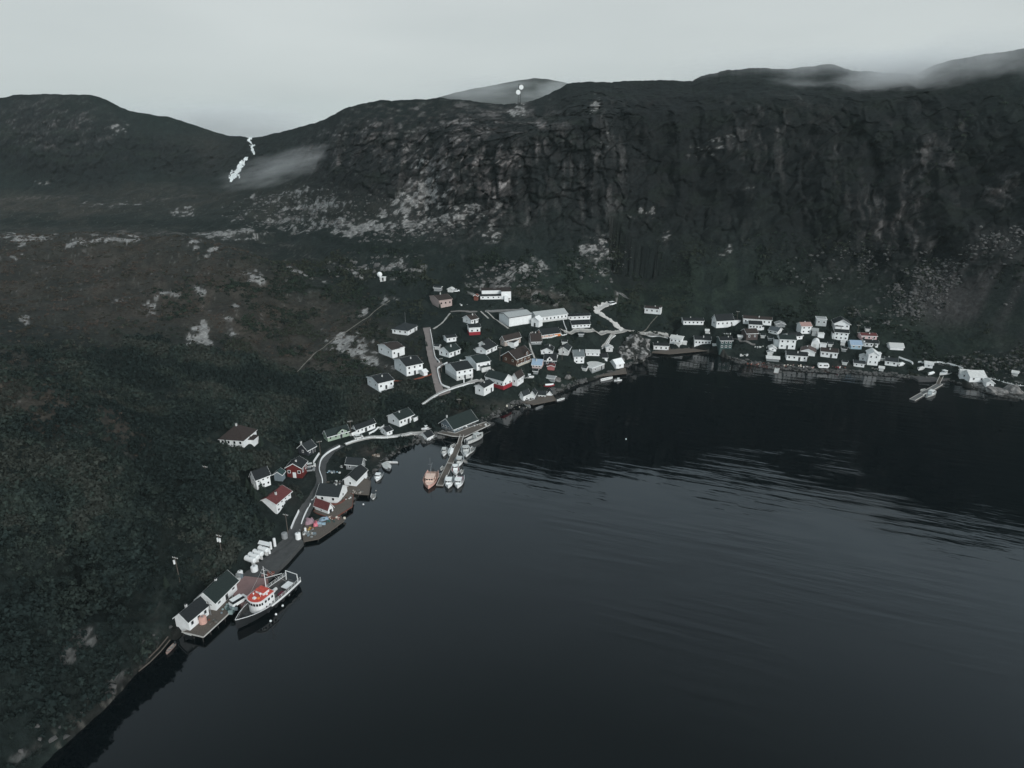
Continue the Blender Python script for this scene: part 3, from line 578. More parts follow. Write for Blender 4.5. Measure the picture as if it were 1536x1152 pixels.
def house(label, A, C_, B, top, ridge='b', rise=None, wall=None, roof=None, n1=2, n2=2, st=1, base=None, trim=None, chim=None, door=2, cat='house', name='house', wing=None, dormer=None, deck=None, group=None, z=None, ov=.35, dcol=None, fz=None, wf=None, hscale=1.0):
    wall = wall or WHITE; roof = roof or R_GRY; trim = trim or WHITE
    c, ctr, Lx, Wy, rz = frame_from(A, C_, B, z)
    h = max(1.6, zat(C_[0], top, c.y) - c.z) * hscale
    span = Wy if ridge == 'a' else Lx
    if rise is None: rise = .26 * span if ridge in 'ab' else (.24 * min(Lx, Wy) if ridge == 'h' else .3)
    root = thing(name, label, cat, (ctr.x, ctr.y, c.z), rz, group)
    root['size'] = (round(Lx, 2), round(Wy, 2), round(h, 2))
    m = MB(); gable_walls(m, Lx, Wy, h, rise, ridge)
    m.build('wall', wall, root)
    if base:      # painted foundation storey, 2 cm proud
        f = MB(); f.box(-Lx / 2 - .02, Lx / 2 + .02, -Wy / 2 - .02, Wy / 2 + .02, -3.4, h * base[1]); f.build('foundation', base[0], root)
    ro = roof_mesh(Lx, Wy, h, rise, ridge, None, ov).build('roof', [roof, trim], root)
    if chim is None and ridge in 'abh' and min(Lx, Wy) > 4.2 and name not in ('shed',) and HR.random() < .62: chim = (HR.uniform(-.5, .5), HR.uniform(-.4, .4))
    if chim:
        cx, cy = chim[0] * Lx / 2, chim[1] * Wy / 2; k = MB(); zt = h + rise + .7
        k.box(cx - .24, cx + .24, cy - .24, cy + .24, h * .8, zt, 0); k.box(cx - .30, cx + .30, cy - .30, cy + .30, zt, zt + .12, 1); k.build('chimney', [DULLW, DARK], ro)
    wf = wf or trim
    wh = min(.95, h / st * .36); ww = .8 if min(Lx, Wy) > 5 else .6
    for s_ in range(st):
        zc = h * (s_ + .60) / st
        for i in range(n1):
            x = -Lx / 2 + Lx * (i + .5) / n1
            if door == 1 and s_ == 0 and i == n1 // 2: continue
            window_part(root, x, -Wy / 2 - .003, zc, 0, ww, wh, wf)
        for i in range(n2):
            y = -Wy / 2 + Wy * (i + .5) / n2
            if door == 2 and s_ == 0 and i == n2 // 2: continue
            window_part(root, Lx / 2 + .003, y, zc, R(90), ww, wh, wf)
    dh = min(2.05, h * .8)
    if door == 1 and n1: door_part(root, -Lx / 2 + Lx * (n1 // 2 + .5) / n1, -Wy / 2 - .025, .05, 0, dcol, h=dh)
    if door == 2 and n2: door_part(root, Lx / 2 + .025, -Wy / 2 + Wy * (n2 // 2 + .5) / n2, .05, R(90), dcol, h=dh)
    if wing:      # lean-to or porch box: (x0,x1,y0,y1 as fractions of half size, height, roof)
        x0, x1, y0, y1, hh = wing[:5]; w = MB(); w.box(x0 * Lx / 2, x1 * Lx / 2, y0 * Wy / 2, y1 * Wy / 2, -3.3, hh * h, 0)
        p = w.build('annexe', wing[5] if len(wing) > 5 else wall, root); w = MB(); w.box(x0 * Lx / 2 - .2, x1 * Lx / 2 + .2, y0 * Wy / 2 - .2, y1 * Wy / 2 + .2, hh * h + .01, hh * h + .2, 0); w.build('annexe_roof', wing[6] if len(wing) > 6 else roof, p)
    if dormer:    # cross gable: centre along the ridge (fraction), width m, on the near slope
        q, wd_, mt = dormer; d = MB(); r_ = MB(); hz = h; zt = h + rise * .95; ex = .25
        if ridge == 'b':   # near slope faces +x
            yc = q * Wy / 2; x1 = Lx / 2 + ex; d.prism([(0, yc - wd_ / 2), (x1, yc - wd_ / 2), (x1, yc + wd_ / 2), (0, yc + wd_ / 2)], h * .98, h + rise * .35)
            n = len(d.v); zb = h + rise * .35; d.v += [(x1, yc - wd_ / 2, zb), (x1, yc + wd_ / 2, zb), (x1, yc, zt)]; d.f.append((n, n + 1, n + 2)); d.m.append(0)
            for s_ in (-1, 1): r_.slab((0, yc + s_ * (wd_ / 2 + .25), zb - .1), (x1 + .3, yc + s_ * (wd_ / 2 + .25), zb - .1), (x1 + .3, yc, zt + .15), (0, yc, zt + .15), .15)
            dd = d.build('dormer', mt, root); r_.build('dormer_roof', roof, dd); window_part(root, x1 + .01, yc, h + rise * .3, R(90), .9, min(1, rise * .45), trim)
        else:
            xc = q * Lx / 2; y1 = -Wy / 2 - ex; zb = h + rise * .35; d.prism([(xc - wd_ / 2, y1), (xc + wd_ / 2, y1), (xc + wd_ / 2, 0), (xc - wd_ / 2, 0)], h * .98, zb)
            n = len(d.v); d.v += [(xc - wd_ / 2, y1, zb), (xc + wd_ / 2, y1, zb), (xc, y1, zt)]; d.f.append((n, n + 1, n + 2)); d.m.append(0)
            for s_ in (-1, 1): r_.slab((xc + s_ * (wd_ / 2 + .25), 0, zb - .1), (xc + s_ * (wd_ / 2 + .25), y1 - .3, zb - .1), (xc, y1 - .3, zt + .15), (xc, 0, zt + .15), .15)
            dd = d.build('dormer', mt, root); r_.build('dormer_roof', roof, dd); window_part(root, xc, y1 - .01, h + rise * .3, 0, .9, min(1, rise * .45), trim)
    if deck:      # (side, depth, material): plank deck on posts with a rail
        sd, dd_, mt = deck; k = MB(); zt = .12
        if sd == 2: x0, x1, y0, y1 = Lx / 2 + .06, Lx / 2 + dd_, -Wy / 2, Wy / 2
        else: x0, x1, y0, y1 = -Lx / 2, Lx / 2, -Wy / 2 - dd_, -Wy / 2 - .06
        k.box(x0, x1, y0, y1, zt - .15, zt, 0)
        for px_ in (x0 + .15, x1 - .15):
            for i in range(4):
                yy = y0 + .15 + (y1 - y0 - .3) * i / 3; k.box(px_ - .08, px_ + .08, yy - .08, yy + .08, -4, zt + (.9 if (px_ > 0 or sd == 1) else 0), 0)
        dk = k.build('deck', mt, root); r_ = MB()
        if sd == 2: r_.box(x1 - .12, x1 - .04, y0, y1, zt + .75, zt + .95)
        else: r_.box(x0, x1, y0 + .04, y0 + .12, zt + .75, zt + .95)
        r_.build('railing', WHITE, dk)
    return root, Lx, Wy, h, rise

# ------------------------------------------------------------------ houses of the village, left shore first
SH = dict(cat='shed', name='shed', n1=0, n2=0, door=0)
house('white house alone in the woods with broad dull red and brown roof', (331, 669), (366, 671.5), 9.0, 660, 'h', 3.6, roof=R_BRN, n1=4, n2=1, door=0, ov=.4, wing=(1.03, 1.45, -.3, .5, .55))
r, lx, wy, h, ri = house('pale green house with tall cross gable beside the shore road', (482, 658.6), (492, 662.5), (524, 653.4), 655, 'b', 1.9, GREEN, R_GRN, 2, 4, trim=WHITE, dormer=(.35, 4.0, GREEN), wf=GREEN)
house('dark slate house with white corner trim and white chimney', (448, 680), (462, 684), (477, 678), 675.5, 'b', 2.0, SLATE, R_GRY, 1, 2, trim=WHITE, chim=(-.5, -.7))
house('dark red house with white trimmed gable above the road bend', (431.3, 716.5), (453.5, 717.5), (459.5, 707), 702, 'b', 1.6, DRED, R_BLK, 3, 2, trim=WHITE, door=1, dcol=WHITE, ov=.4)
house('white house with dark roof half sunk in bushes, uphill of the red roofed one', (378, 729), (386, 735), (406.5, 727), 719.5, 'b', 2.2, roof=R_BLK, n1=1, n2=3, st=2, door=0)
house('large white two storey house with plain dark red roof by the shore road', (397.8, 761), (416, 771), (437.5, 752.3), 755.5, 'b', 1.5, roof=R_RED, n1=0, n2=4, st=2, ov=.5)
house('small blue grey shed tucked behind the dark red house', (412, 721.5), (424, 722), (432, 717), 712, 'b', 1.0, BGREY, mat('dark_green_roofing', (.025, .05, .05), .9), **SH)
house('white waterfront store with wide black roof and red footing', (476, 752.5), (508.4, 755.5), (519, 739), 745.5, 'a', 2.4, roof=R_GRY, n1=2, n2=1, base=(RED, .02), door=0, cat='store')
house('white fishing shed with dark red roof below the black roofed store', (472.5, 766), (492.5, 773.5), (501, 769), 764.5, 'a', 1.8, roof=R_RED, n1=1, n2=1, door=2, cat='shed', name='shed')
house('grey boat shed with white door beside the bay', (519.4, 704.2), (542.2, 706), (546.8, 698.3), 697.7, 'a', 1.7, GREY, R_GRY, 2, 1, door=1, dcol=WHITE, cat='shed', name='shed')
house('white gable fronted store with black roof on the little dock', (517, 730), (535, 732.5), 8.5, 721.5, 'b', 1.7, roof=R_BLK, n1=1, n2=0, door=0, cat='store', name='store')
house('long white bungalow stepping up beside the boardwalk', (529, 650), (535, 652.5), (563, 642), 644.5, 'b', 1.3, roof=R_BLK, n1=1, n2=5, wing=(-.9, .9, -1.6, -1.0, .75))
house('white house with square annexe on the slope behind the boardwalk', (588.4, 631), (599.5, 640.4), (621, 631.5), 630.5, 'b', 1.9, roof=R_GRN, n1=1, n2=4, wing=(.4, 1.35, .75, 1.3, .75))
house('small white cabin on the boardwalk at the foot of its ramp', (571, 649.5), (580.6, 654), (588.4, 650.8), 648, 'b', 1.0, roof=R_BLK, n1=1, n2=1, door=0, cat='cabin', name='cabin')
house('blue grey waterfront hall with white trimmed gable at the head of the pier', (653.3, 645.3), (680.7, 650.2), (713.5, 637), 641.5, 'b', 3.0, BGREY, R_GRN, 4, 6, trim=WHITE, chim=(-.4, -.8), ov=.9, cat='hall', name='hall', dcol=WHITE)
house('little white gabled shed on the bank left of the hall', (630, 658), (641, 662), (650, 657.5), 656.5, 'b', 1.5, roof=R_BLK, n1=1, n2=0, door=0, cat='shed', name='shed')
# upper village
r, lx, wy, h, ri = house('white house with hipped charcoal roof and tall aerial at the road head', (593, 498), (612, 503), (626, 495.5), 496, 'h', 2.6, roof=R_GRY, n1=3, n2=2, wing=(-.6, .6, 1.0, 1.7, .8))
m = MB(); m.tube((0, 1, h), (0, 1, h + 8), .09, .05, 5); m.build('aerial', STEEL, r)
house('white house with brown roof and open porch above the pale rock slabs', (568, 529), (588.8, 537.5), (605.8, 532.5), 525.5, 'b', 1.5, roof=R_BRN, n1=2, n2=3, wing=(.5, 1.03, .3, 1.03, 1.12))
house('white two storey house left of the paved road', (592, 553), (610.3, 564.5), (630.2, 556.7), 550, 'b', 1.9, roof=R_BLK, n1=1, n2=3, st=2)
house('small white shed at the right corner of the two storey house by the road', (629.5, 561), (636, 564), (639.8, 561.8), 558.5, 'b', .7, roof=WHITE, **SH)
house('lowest left white house with a white deck and red step', (551.5, 577), (568, 587), (587, 579), 575.5, 'b', 1.5, roof=R_BLK, n1=2, n2=3, deck=(2, 2.2, WHITE))
house('pinkish beige house standing alone high at the back', (645.2, 455), (659.1, 462), (677.4, 459), 451, 'b', 1.5, PINKB, R_BRN, 0, 3, door=0, trim=PINKB)
house('white house with brown roof above the red footed one', (694.5, 483), (706.7, 486.6), (721, 485), 480, 'b', 1.8, roof=R_BRN, n1=1, n2=3)
house('white cottage on a bright red lower storey', (704, 503), (720.5, 502), 6.0, 490.8, 'a', 1.1, roof=R_BLK, n1=2, n2=0, base=(RED, .42), door=0)
house('small white cottage uphill of the wide green black roof', (670.5, 513.5), (684.5, 511.5), 4.5, 505.5, 'a', .8, roof=R_BLK, n1=2, n2=0, door=0, cat='cottage', name='cottage')
house('white bungalow under a wide green black roof, red ramp at its end', (657.8, 532.6), (674, 536.5), (690.4, 530.8), 529, 'b', 2.1, roof=R_GRN, n1=2, n2=3)
house('white house on grey footing right of the road junction', (668.3, 560), (685.2, 571), (703.8, 562.5), 557, 'b', 1.8, roof=R_BLK, n1=0, n2=3, st=2, base=(DULLW, .45))
house('white house with a rear porch behind the junction house', (699, 546), (715.1, 556), (730.1, 549), 545, 'b', 1.7, roof=R_GRN, n1=0, n2=3, wing=(.9, 1.3, -.5, .8, .45, DULLW))
house('white house with small left wing below the red footed cottage', (720.8, 526), (729.3, 532), (745.6, 524.5), 525.5, 'b', 1.4, roof=R_BLK, n1=1, n2=3, wing=(-1.7, -1.05, -.9, .2, .7))
house('small white gabled cottage just behind the house with a left wing', (720, 519), (728, 521.5), (737, 517), 516.5, 'b', 1.2, roof=R_BLK, n1=1, n2=1, door=0, cat='cottage', name='cottage')
house('long white house on a red lower storey near the shore', (728, 577.5), (755, 585), (768.5, 579), 571.8, 'a', 2.3, roof=R_GRN, n1=5, n2=2, base=(RED, .46), door=0)
house('tall white house joined to the right of the red storeyed one', (769.2, 576.5), (776, 579.4), (785.3, 573), 568, 'b', 2.4, roof=R_BRN, n1=1, n2=2, st=1, door=0)
house('white square cottage below the long red storeyed house', (716.3, 589), (726, 594), (740.4, 586), 582, 'b', 1.1, roof=R_BLK, n1=1, n2=2, cat='cottage', name='cottage')
house('dark brown chalet with white trimmed gables and cream windows', (759, 541.5), (774.2, 549), (795.7, 540.4), 538, 'b', 2.9, BROWN, R_BRN, 2, 4, trim=WHITE, ov=.7, dormer=(.45, 3.2, BROWN), wf=CREAM, deck=(2, 1.3, CREAM))
house('beige house with pale brown roof behind the chalet', (749.5, 517.5), (757, 519.5), (781, 513.5), 511, 'b', 2.0, BEIGE, R_BRN, 1, 3, door=0)
house('white flat roofed shed in front of the beige house', (762.5, 519), (771, 522), (778, 518), 515.2, 'f', wall=WHITE, roof=R_BLK, **SH)
house('small grey cottage under a steep dark roof beside the curving path', (797, 517), (812, 516.5), 7.5, 512, 'a', 3.2, GREY, R_BRN, 1, 0, door=0, cat='cottage', name='cottage')
house('long low house with orange right end and dark roof', (813, 507), (840.5, 503.5), 6.5, 500, 'a', 2.2, mat('salmon_siding', (.50, .30, .24), .8), R_BLK, 4, 0, door=0, wing=(.35, 1.01, -1.03, 1.0, 1.0, ORANGE, R_BLK))
# school block and public buildings
r, lx, wy, h, ri = house('tall white gymnasium block with pale flat roof and dark border', (752, 482.5), (763.8, 490), (797, 484.6), 476.5, 'b', 1.2, roof=R_LGT, n1=0, n2=0, door=0, trim=DARK, cat='gymnasium', name='gymnasium', ov=.5)
r, lx, wy, h, ri = house('long white school wing with pale grey roof and a row of dark windows', (806, 484.5), (851, 478.6), 9.5, 470.8, 'a', 2.0, roof=R_LGT, n1=8, n2=0, door=0, cat='school', name='school_wing', base=(DULLW, .35))
house('white gabled entrance porch between the gymnasium and the school wing', (796.5, 489), (808, 491), 4.0, 481, 'b', 1.6, roof=WHITE, n1=1, n2=0, door=1, cat='porch', name='entrance_porch')
house('low white annexe at the right end of the school wing', (852.5, 480.3), (885, 478.8), 5.0, 473.5, 'a', .7, roof=R_BLK, n1=5, n2=0, door=0, cat='annexe', name='school_annexe')
house('low white building below the school annexe', (858, 492.3), (885, 491), 5.0, 486.2, 'a', 1.2, roof=R_BLK, n1=5, n2=0, door=0, cat='classroom', name='low_building')
r, lx, wy, h, ri = house('white clerestory church at the back edge of the village', (720.5, 449.2), (752, 448.6), 9.0, 443.8, 's', .35, roof=R_BLK, n1=4, n2=0, door=0, cat='church', name='church', ov=.2)
m = MB(); m.box(-lx / 2 + 1, lx / 2, -wy * .12, wy / 2, h + .4, h + 2.5, 0); q = m.build('clerestory', WHITE, r); m = MB(); m.box(-lx / 2 + .7, lx / 2 + .2, -wy * .12 - .25, wy / 2 + .3, h + 2.52, h + 2.75); m.build('clerestory_roof', R_BRN, q)
m = MB(); m.box(lx / 2 + .03, lx / 2 + 5.4, -wy / 2 - .4, wy / 2, -3, h + 2.6); q = m.build('tower', WHITE, r); m = MB(); m.box(lx / 2 - .1, lx / 2 + 5.6, -wy / 2 - .6, wy / 2 + .2, h + 2.62, h + 2.85); m.build('tower_roof', R_BRN, q); m = MB(); m.box(lx / 2 + 1.6, lx / 2 + 3.9, -wy / 2 - 1.9, -wy / 2 - .42, -3, 2.1); m.build('porch', WHITE, r)
house('small rust red shed left of the church', (710.8, 450.5), (716, 450.8), 2.5, 444, 'b', .6, RUST, RUST, **SH)
house('low grey shed above the pinkish house', (651, 436.5), (661, 437), 3.0, 432, 'a', .6, GREY, R_GRY, **SH)
house('little white shed at the far end of the top path', (671.5, 438), (679, 438.5), 2.6, 434, 'b', .7, DULLW, DULLW, **SH)
# centre waterfront
house('white gable fronted house with dark roof, left of the twin gables', (811.5, 531), (828.5, 531.8), 7.0, 526.8, 'b', 1.4, roof=R_BLK, n1=2, n2=0, door=0)
house('white gable fronted house with grey shed roof, right of the twin gables', (838, 532), (852, 533.3), 7.0, 526, 'b', 1.6, DULLW, R_GRY, 1, 0, door=0)
house('square white house with pale slate roof at the cove', (861, 545.2), (876, 544.8), 7.0, 534.6, 'a', 2.4, roof=mat('slate_blue_roofing', (.12, .14, .145), .8), n1=2, n2=0, st=2, door=0)
house('black walled house with white dormer above the red shed', (816.5, 548), (834, 548.5), 6.0, 541, 'a', 2.4, SLATE, R_BLK, 2, 0, door=0, dormer=(-.1, 2.8, WHITE))
house('little faded red shed in front of the black walled house', (821, 555), (831.5, 555.5), 3.5, 550, 'b', .6, mat('faded_red_siding', (.34, .12, .12), .8), R_RED, **SH)
house('small cottage with pale blue roof and pinkish wall', (798, 552), (812, 553), 6.0, 548, 'a', 2.0, mat('pale_pink_siding', (.50, .40, .39), .8), R_BLU, 3, 0, door=0, cat='cottage', name='cottage')
house('white house with black roof behind the grey flat roofed one', (890, 541.8), (911, 541.8), 6.0, 536.6, 'a', 1.4, roof=R_BLK, n1=2, n2=0, door=0)
house('low white house with white eaves next to the square slate roofed one', (879, 533.5), (899, 534), 5.0, 529.5, 'a', .9, roof=DULLW, n1=3, n2=0, door=0)
house('grey flat roofed house with dark roof hatch on the shore', (880, 551.5), (888, 560), (906.4, 553), 553, 'f', wall=mat('pale_grey_siding', (.38, .39, .385), .8), roof=DULLW, n1=0, n2=2, door=2, base=(GREY, .3))
house('white shed with high right end at the tip of the cove', (917.5, 549), (924, 553.8), (935.5, 551), 547, 'b', 2.0, roof=WHITE, n1=0, n2=1, door=0, cat='shed', name='shed')
house('tiny white hut where the gravel track meets the cove houses', (909, 527.6), (919, 527.6), 3.0, 521.5, 'b', .8, DULLW, DULLW, cat='hut', name='hut', n1=1, n2=0, door=0)
house('white gabled fishing shed left of the moored skiffs', (779.5, 600), (785, 601.8), 4.5, 593.5, 'b', 1.7, **SH)
house('low white fishing shed with a dark doorway by the stones', (786, 600.6), (794.5, 600.6), 3.5, 595.8, 'a', .8, roof=DULLW, n1=1, n2=0, door=0, cat='shed', name='shed')
house('steep white fishing shed beside the low one with a dark doorway', (795, 598.5), (802, 599.2), 4.0, 592, 'b', 1.6, **SH)
house('weathered white fish store with three dark openings', (804, 597.4), (818, 598.5), 4.0, 593, 'a', 1.2, DULLW, R_GRY, 3, 0, door=0, cat='store', name='store')
house('white end shed closing the row of fishing sheds', (820.5, 596.4), (828, 596.6), 4.0, 591.2, 'b', 1.5, **SH)
house('small grey shed among the stones at the head of the cove', (820.5, 572), (831, 573.5), 3.0, 568, 'a', .8, GREY, GREY, **SH)
# right hand village
house('white bungalow with three dark windows standing alone on the green slope', (966.5, 469.6), (989, 471.6), 5.5, 464, 'a', .8, roof=R_BRN, n1=3, n2=0, door=0, wing=(.9, 1.15, -1.0, .6, 1.35))
house('long low white bungalow left of the big white house', (1025, 487), (1055, 487.3), 6.0, 481.6, 'a', 1.0, roof=R_BLK, n1=5, n2=0, door=0)
house('big white house with a tall left gable and square right annexe', (1066, 488), (1074, 492), (1099.5, 490.5), 481.5, 'b', 3.0, roof=R_BLK, n1=1, n2=4, st=1, door=0, wing=(-.8, .9, 1.05, 1.9, .95))
house('long white house half hidden behind a smaller white one', (1114.5, 485.6), (1156.5, 488.3), 6.0, 480.4, 'a', 1.0, roof=R_BRN, n1=6, n2=0, door=0)
house('white house with black roof in front of the long one', (1123, 494.5), (1142, 495.5), 6.5, 487.5, 'a', 1.3, roof=R_BLK, n1=4, n2=0, door=0, wing=(.9, 1.4, -.9, .6, .6))
house('brown house with a single white framed window', (1119, 510.3), (1136, 509.6), 6.5, 499.8, 'a', 1.8, mat('grey_brown_siding', (.07, .055, .052), .85), R_BRN, 2, 0, door=0)
house('dark teal two storey house with white trim at the shore', (1079.5, 523.4), (1097.5, 523.4), 7.0, 511, 'a', 1.2, TEAL, R_BLK, 3, 0, st=2, door=0, trim=WHITE)
house('white shore house left of the dark teal one', (1041.5, 518.5), (1065.5, 519.5), 6.0, 510.5, 'a', 1.4, roof=R_BLK, n1=5, n2=0, door=0)
house('white shore house with slanting porch at the end of the path', (1004.5, 515), (1021.5, 517.5), 6.0, 509, 'a', 1.0, roof=DULLW, n1=3, n2=0, door=0, wing=(.0, .9, -1.7, -1.03, .45, DULLW))
house('tiny white shed right of the slanting porch', (1023.3, 517.3), (1030, 517.6), 3.0, 513.2, 'f', wall=DULLW, roof=DULLW, **SH)
house('leftmost white shore house with a sloping right side', (980.2, 526), (1002.5, 527), 5.5, 519.3, 'a', .9, roof=R_BLK, n1=3, n2=0, door=0)
house('white house with bluish grey roof beside the hedge', (1151, 500), (1165.8, 502), (1173, 498.4), 497.6, 'a', 1.6, roof=mat('bluish_grey_shingles', (.07, .085, .095), .85), n1=2, n2=1, door=0)
house('grey shed behind the bluish grey roof', (1163.5, 490.2), (1177.5, 490.8), 4.0, 487, 'b', .9, GREY, GREY, **SH)
house('large white double house with tall front and many dark doorways', (1168, 522.8), (1192.4, 524), 8.0, 510, 'a', 1.6, roof=R_GRN, n1=3, n2=0, st=2, door=1, wing=(-1.45, -1.0, -.2, .9, .8))
house('white house with a long white eave behind the double house', (1184, 511), (1203.5, 508.5), 6.0, 503.5, 'a', 1.2, roof=R_BLK, n1=2, n2=0, door=0)
house('tall white house with a pale pink porch roof', (1201, 500.6), (1216, 500.4), 6.0, 489.4, 'a', 1.5, roof=R_PNK, n1=2, n2=0, st=2, door=0)
house('grey lean to right of the pink roofed house', (1217.3, 503.5), (1226, 504.4), 3.5, 497, 's', .6, mat('light_grey_siding', (.36, .38, .38), .8), R_LGT, **SH)
house('pale grey house with a flat light roof at the top of the row', (1223.5, 488.5), (1239, 489.6), 6.0, 479.6, 'f', wall=mat('pale_ash_siding', (.42, .45, .45), .8), roof=R_LGT, n1=2, n2=0, door=0)
house('white gable fronted house with porch, highest of the right hand village', (1250.5, 493.5), (1273.5, 495), 7.5, 486.3, 'b', 2.3, roof=R_GRY, n1=3, n2=0, door=1, ov=.6, wing=(-.9, .1, -1.35, -1.03, .6))
house('white two storey house with three dark windows', (1250.5, 509.3), (1271.3, 511), 6.5, 500, 'a', 1.0, roof=R_BLK, n1=3, n2=0, st=2, door=0, wing=(-1.25, -1.0, -.9, .8, .85))
house('little white box shed right of the grey lean to', (1226.2, 506.6), (1235.8, 507.2), 3.2, 501.4, 'f', roof=DULLW, **SH)
house('small white box shed beside the round topped store', (1229.5, 521.4), (1239, 522.4), 3.2, 517.5, 'f', roof=DULLW, **SH)
house('white gable fronted house with pinkish brown roof and one window', (1200.5, 532), (1222, 534.6), 7.0, 528.8, 'b', 1.4, roof=mat('pinkish_brown_shingles', (.10, .075, .072), .9), n1=1, n2=0, door=0)
house('low white house with cut out entrance, right of the pinkish brown roof', (1230.5, 535), (1255.5, 537.5), 6.0, 529.4, 'a', 1.3, roof=R_BRN, n1=4, n2=0, door=1)
house('long low white house directly above the shoreline', (1179.3, 540), (1210, 542.2), 5.5, 534.6, 'a', 1.4, roof=R_BLK, n1=4, n2=0, door=1)
house('small white gabled shed left of the long low shoreline house', (1153.7, 526.8), (1164, 527.4), 4.0, 522.8, 'b', .9, roof=DULLW, n1=1, n2=0, door=0, cat='shed', name='shed')
house('tiny grey shed under the small white gabled one', (1151, 532.8), (1158.5, 533.3), 2.6, 530, 'b', .4, DULLW, GREY, **SH)
house('long grey stage shed on the left shore of the right village', (1149.5, 541.2), (1168.5, 542.8), 3.5, 538.8, 'a', .8, GREY, DULLW, **SH)
house('pink house with dark red roof at the end of the row', (1291.5, 509.8), (1314.5, 510.6), 6.0, 504.4, 'a', .8, mat('pale_rose_siding', (.60, .42, .42), .75), R_RED, 3, 0, door=0)
house('light blue house with a pale blue roof strip', (1276, 523.4), (1292, 524), 6.0, 518, 'a', 1.8, BLUE, R_BLU, 2, 0, door=0)
house('white house with stepped left end below the pink one', (1296.5, 519.8), (1316.5, 521.4), 5.5, 515.6, 'a', 1.2, roof=R_BLK, n1=3, n2=0, door=0, wing=(-1.2, -1.0, -.9, .9, 1.5))
house('cluster shed of white boards beside the light blue house', (1260.5, 517.8), (1267, 518.6), 3.0, 513.8, 'f', wall=DULLW, roof=DULLW, **SH)
house('big white three part house above the small jetty', (1300.5, 547.2), (1316, 548.5), 7.0, 533, 'b', 1.6, roof=WHITE, n1=2, n2=0, st=2, door=0, wing=(1.02, 1.7, .1, .9, .95))
house('low white cottage left of the three part house', (1288.5, 541), (1299, 542.4), 4.5, 536.6, 'b', .8, roof=DULLW, n1=1, n2=0, door=0, cat='cottage', name='cottage')
house('white cottage with notched roof on the shore left of the jetty', (1280.3, 549.4), (1296, 551.2), 5.0, 546.2, 'a', .8, roof=R_GRY, n1=2, n2=0, door=0, cat='cottage', name='cottage')
house('white house with grey roof edge and two windows by the upturned boat', (1327, 547.4), (1345, 549.6), 6.0, 543.6, 'a', 1.2, roof=R_GRY, n1=2, n2=0, door=0)
house('long white low store with ribbed pale roof above the slipway', (1335, 524.5), (1355, 525.5), 5.5, 521.6, 'a', 1.5, roof=mat('ribbed_pale_roofing', (.50, .51, .50), .7, .2, 3, stretch=(1, 8, 1)), n1=0, n2=0, door=0, cat='store', name='store')
house('small white hut on the gravel lot above the gangway', (1386.5, 551), (1398.5, 552.6), 4.5, 547.4, 'a', .9, roof=DULLW, n1=1, n2=0, door=0, cat='hut', name='hut')
house('white fish shed with slanted left wall near the rocky point', (1439, 568), (1451, 569.5), 5.5, 561, 'a', 1.3, roof=DULLW, n1=1, n2=0, door=0, cat='shed', name='shed')
house('largest white fish shed near the rocky point', (1453.5, 573), (1477, 573.5), 7.0, 565.4, 'a', 2.1, roof=DULLW, n1=2, n2=0, door=0, cat='shed', name='shed')
house('white hut alone on the rocky point', (1478.5, 580.6), (1490, 581.6), 5.0, 575, 'b', 1.0, roof=DULLW, n1=1, n2=0, door=0, cat='hut', name='hut')
house('low white hut behind the fence at the right edge', (1517, 563), (1526, 564.6), 3.0, 560.6, 'a', .6, DULLW, DULLW, **SH)
# wharf sheds
house('white wharf shed with black roof, nearest to the camera', (263.4, 940.3), (285, 945.5), (313.8, 921), 932.5, 'b', 1.9, roof=R_BLK, n1=0, n2=3, door=1, chim=(-.3, -.2), cat='wharf shed', name='wharf_shed', z=1.7, wf=GREY)
house('long white wharf shed with dark green roof and open loading bay', (304, 905), (324.6, 915.5), (356, 884), 901.8, 'b', 2.4, roof=R_GRN, n1=1, n2=3, door=2, cat='wharf shed', name='wharf_shed', z=1.7, ov=.6, wf=GREY)
# round topped store (barrel roof)
c, ctr, lx, wy, rz = frame_from((1216, 521), (1228, 522.5), 5.0)
r = thing('round_store', 'round topped white store between two box sheds', 'store', (ctr.x, ctr.y, c.z), rz)
m = MB(); n_ = 14; hh = zat(1222, 511, c.y) - c.z; pr = [(-lx / 2, -2)] + [(-math.cos(math.pi * i / n_) * lx / 2, hh * .35 + math.sin(math.pi * i / n_) * hh * .65) for i in range(n_ + 1)] + [(lx / 2, -2)]
nv = len(pr)
for s_ in (-1, 1): m.v += [(p[0], s_ * wy / 2, p[1]) for p in pr]
m.f = [tuple(range(nv)), tuple(reversed(range(nv, 2 * nv)))] + [(i + nv, i + 1 + nv, i + 1, i) for i in range(nv - 1)]; m.m = [0] * len(m.f)
m.build('shell', WHITE, r); door_part(r, 0, -wy / 2 - .03, 0, 0, DULLW, 1.4)

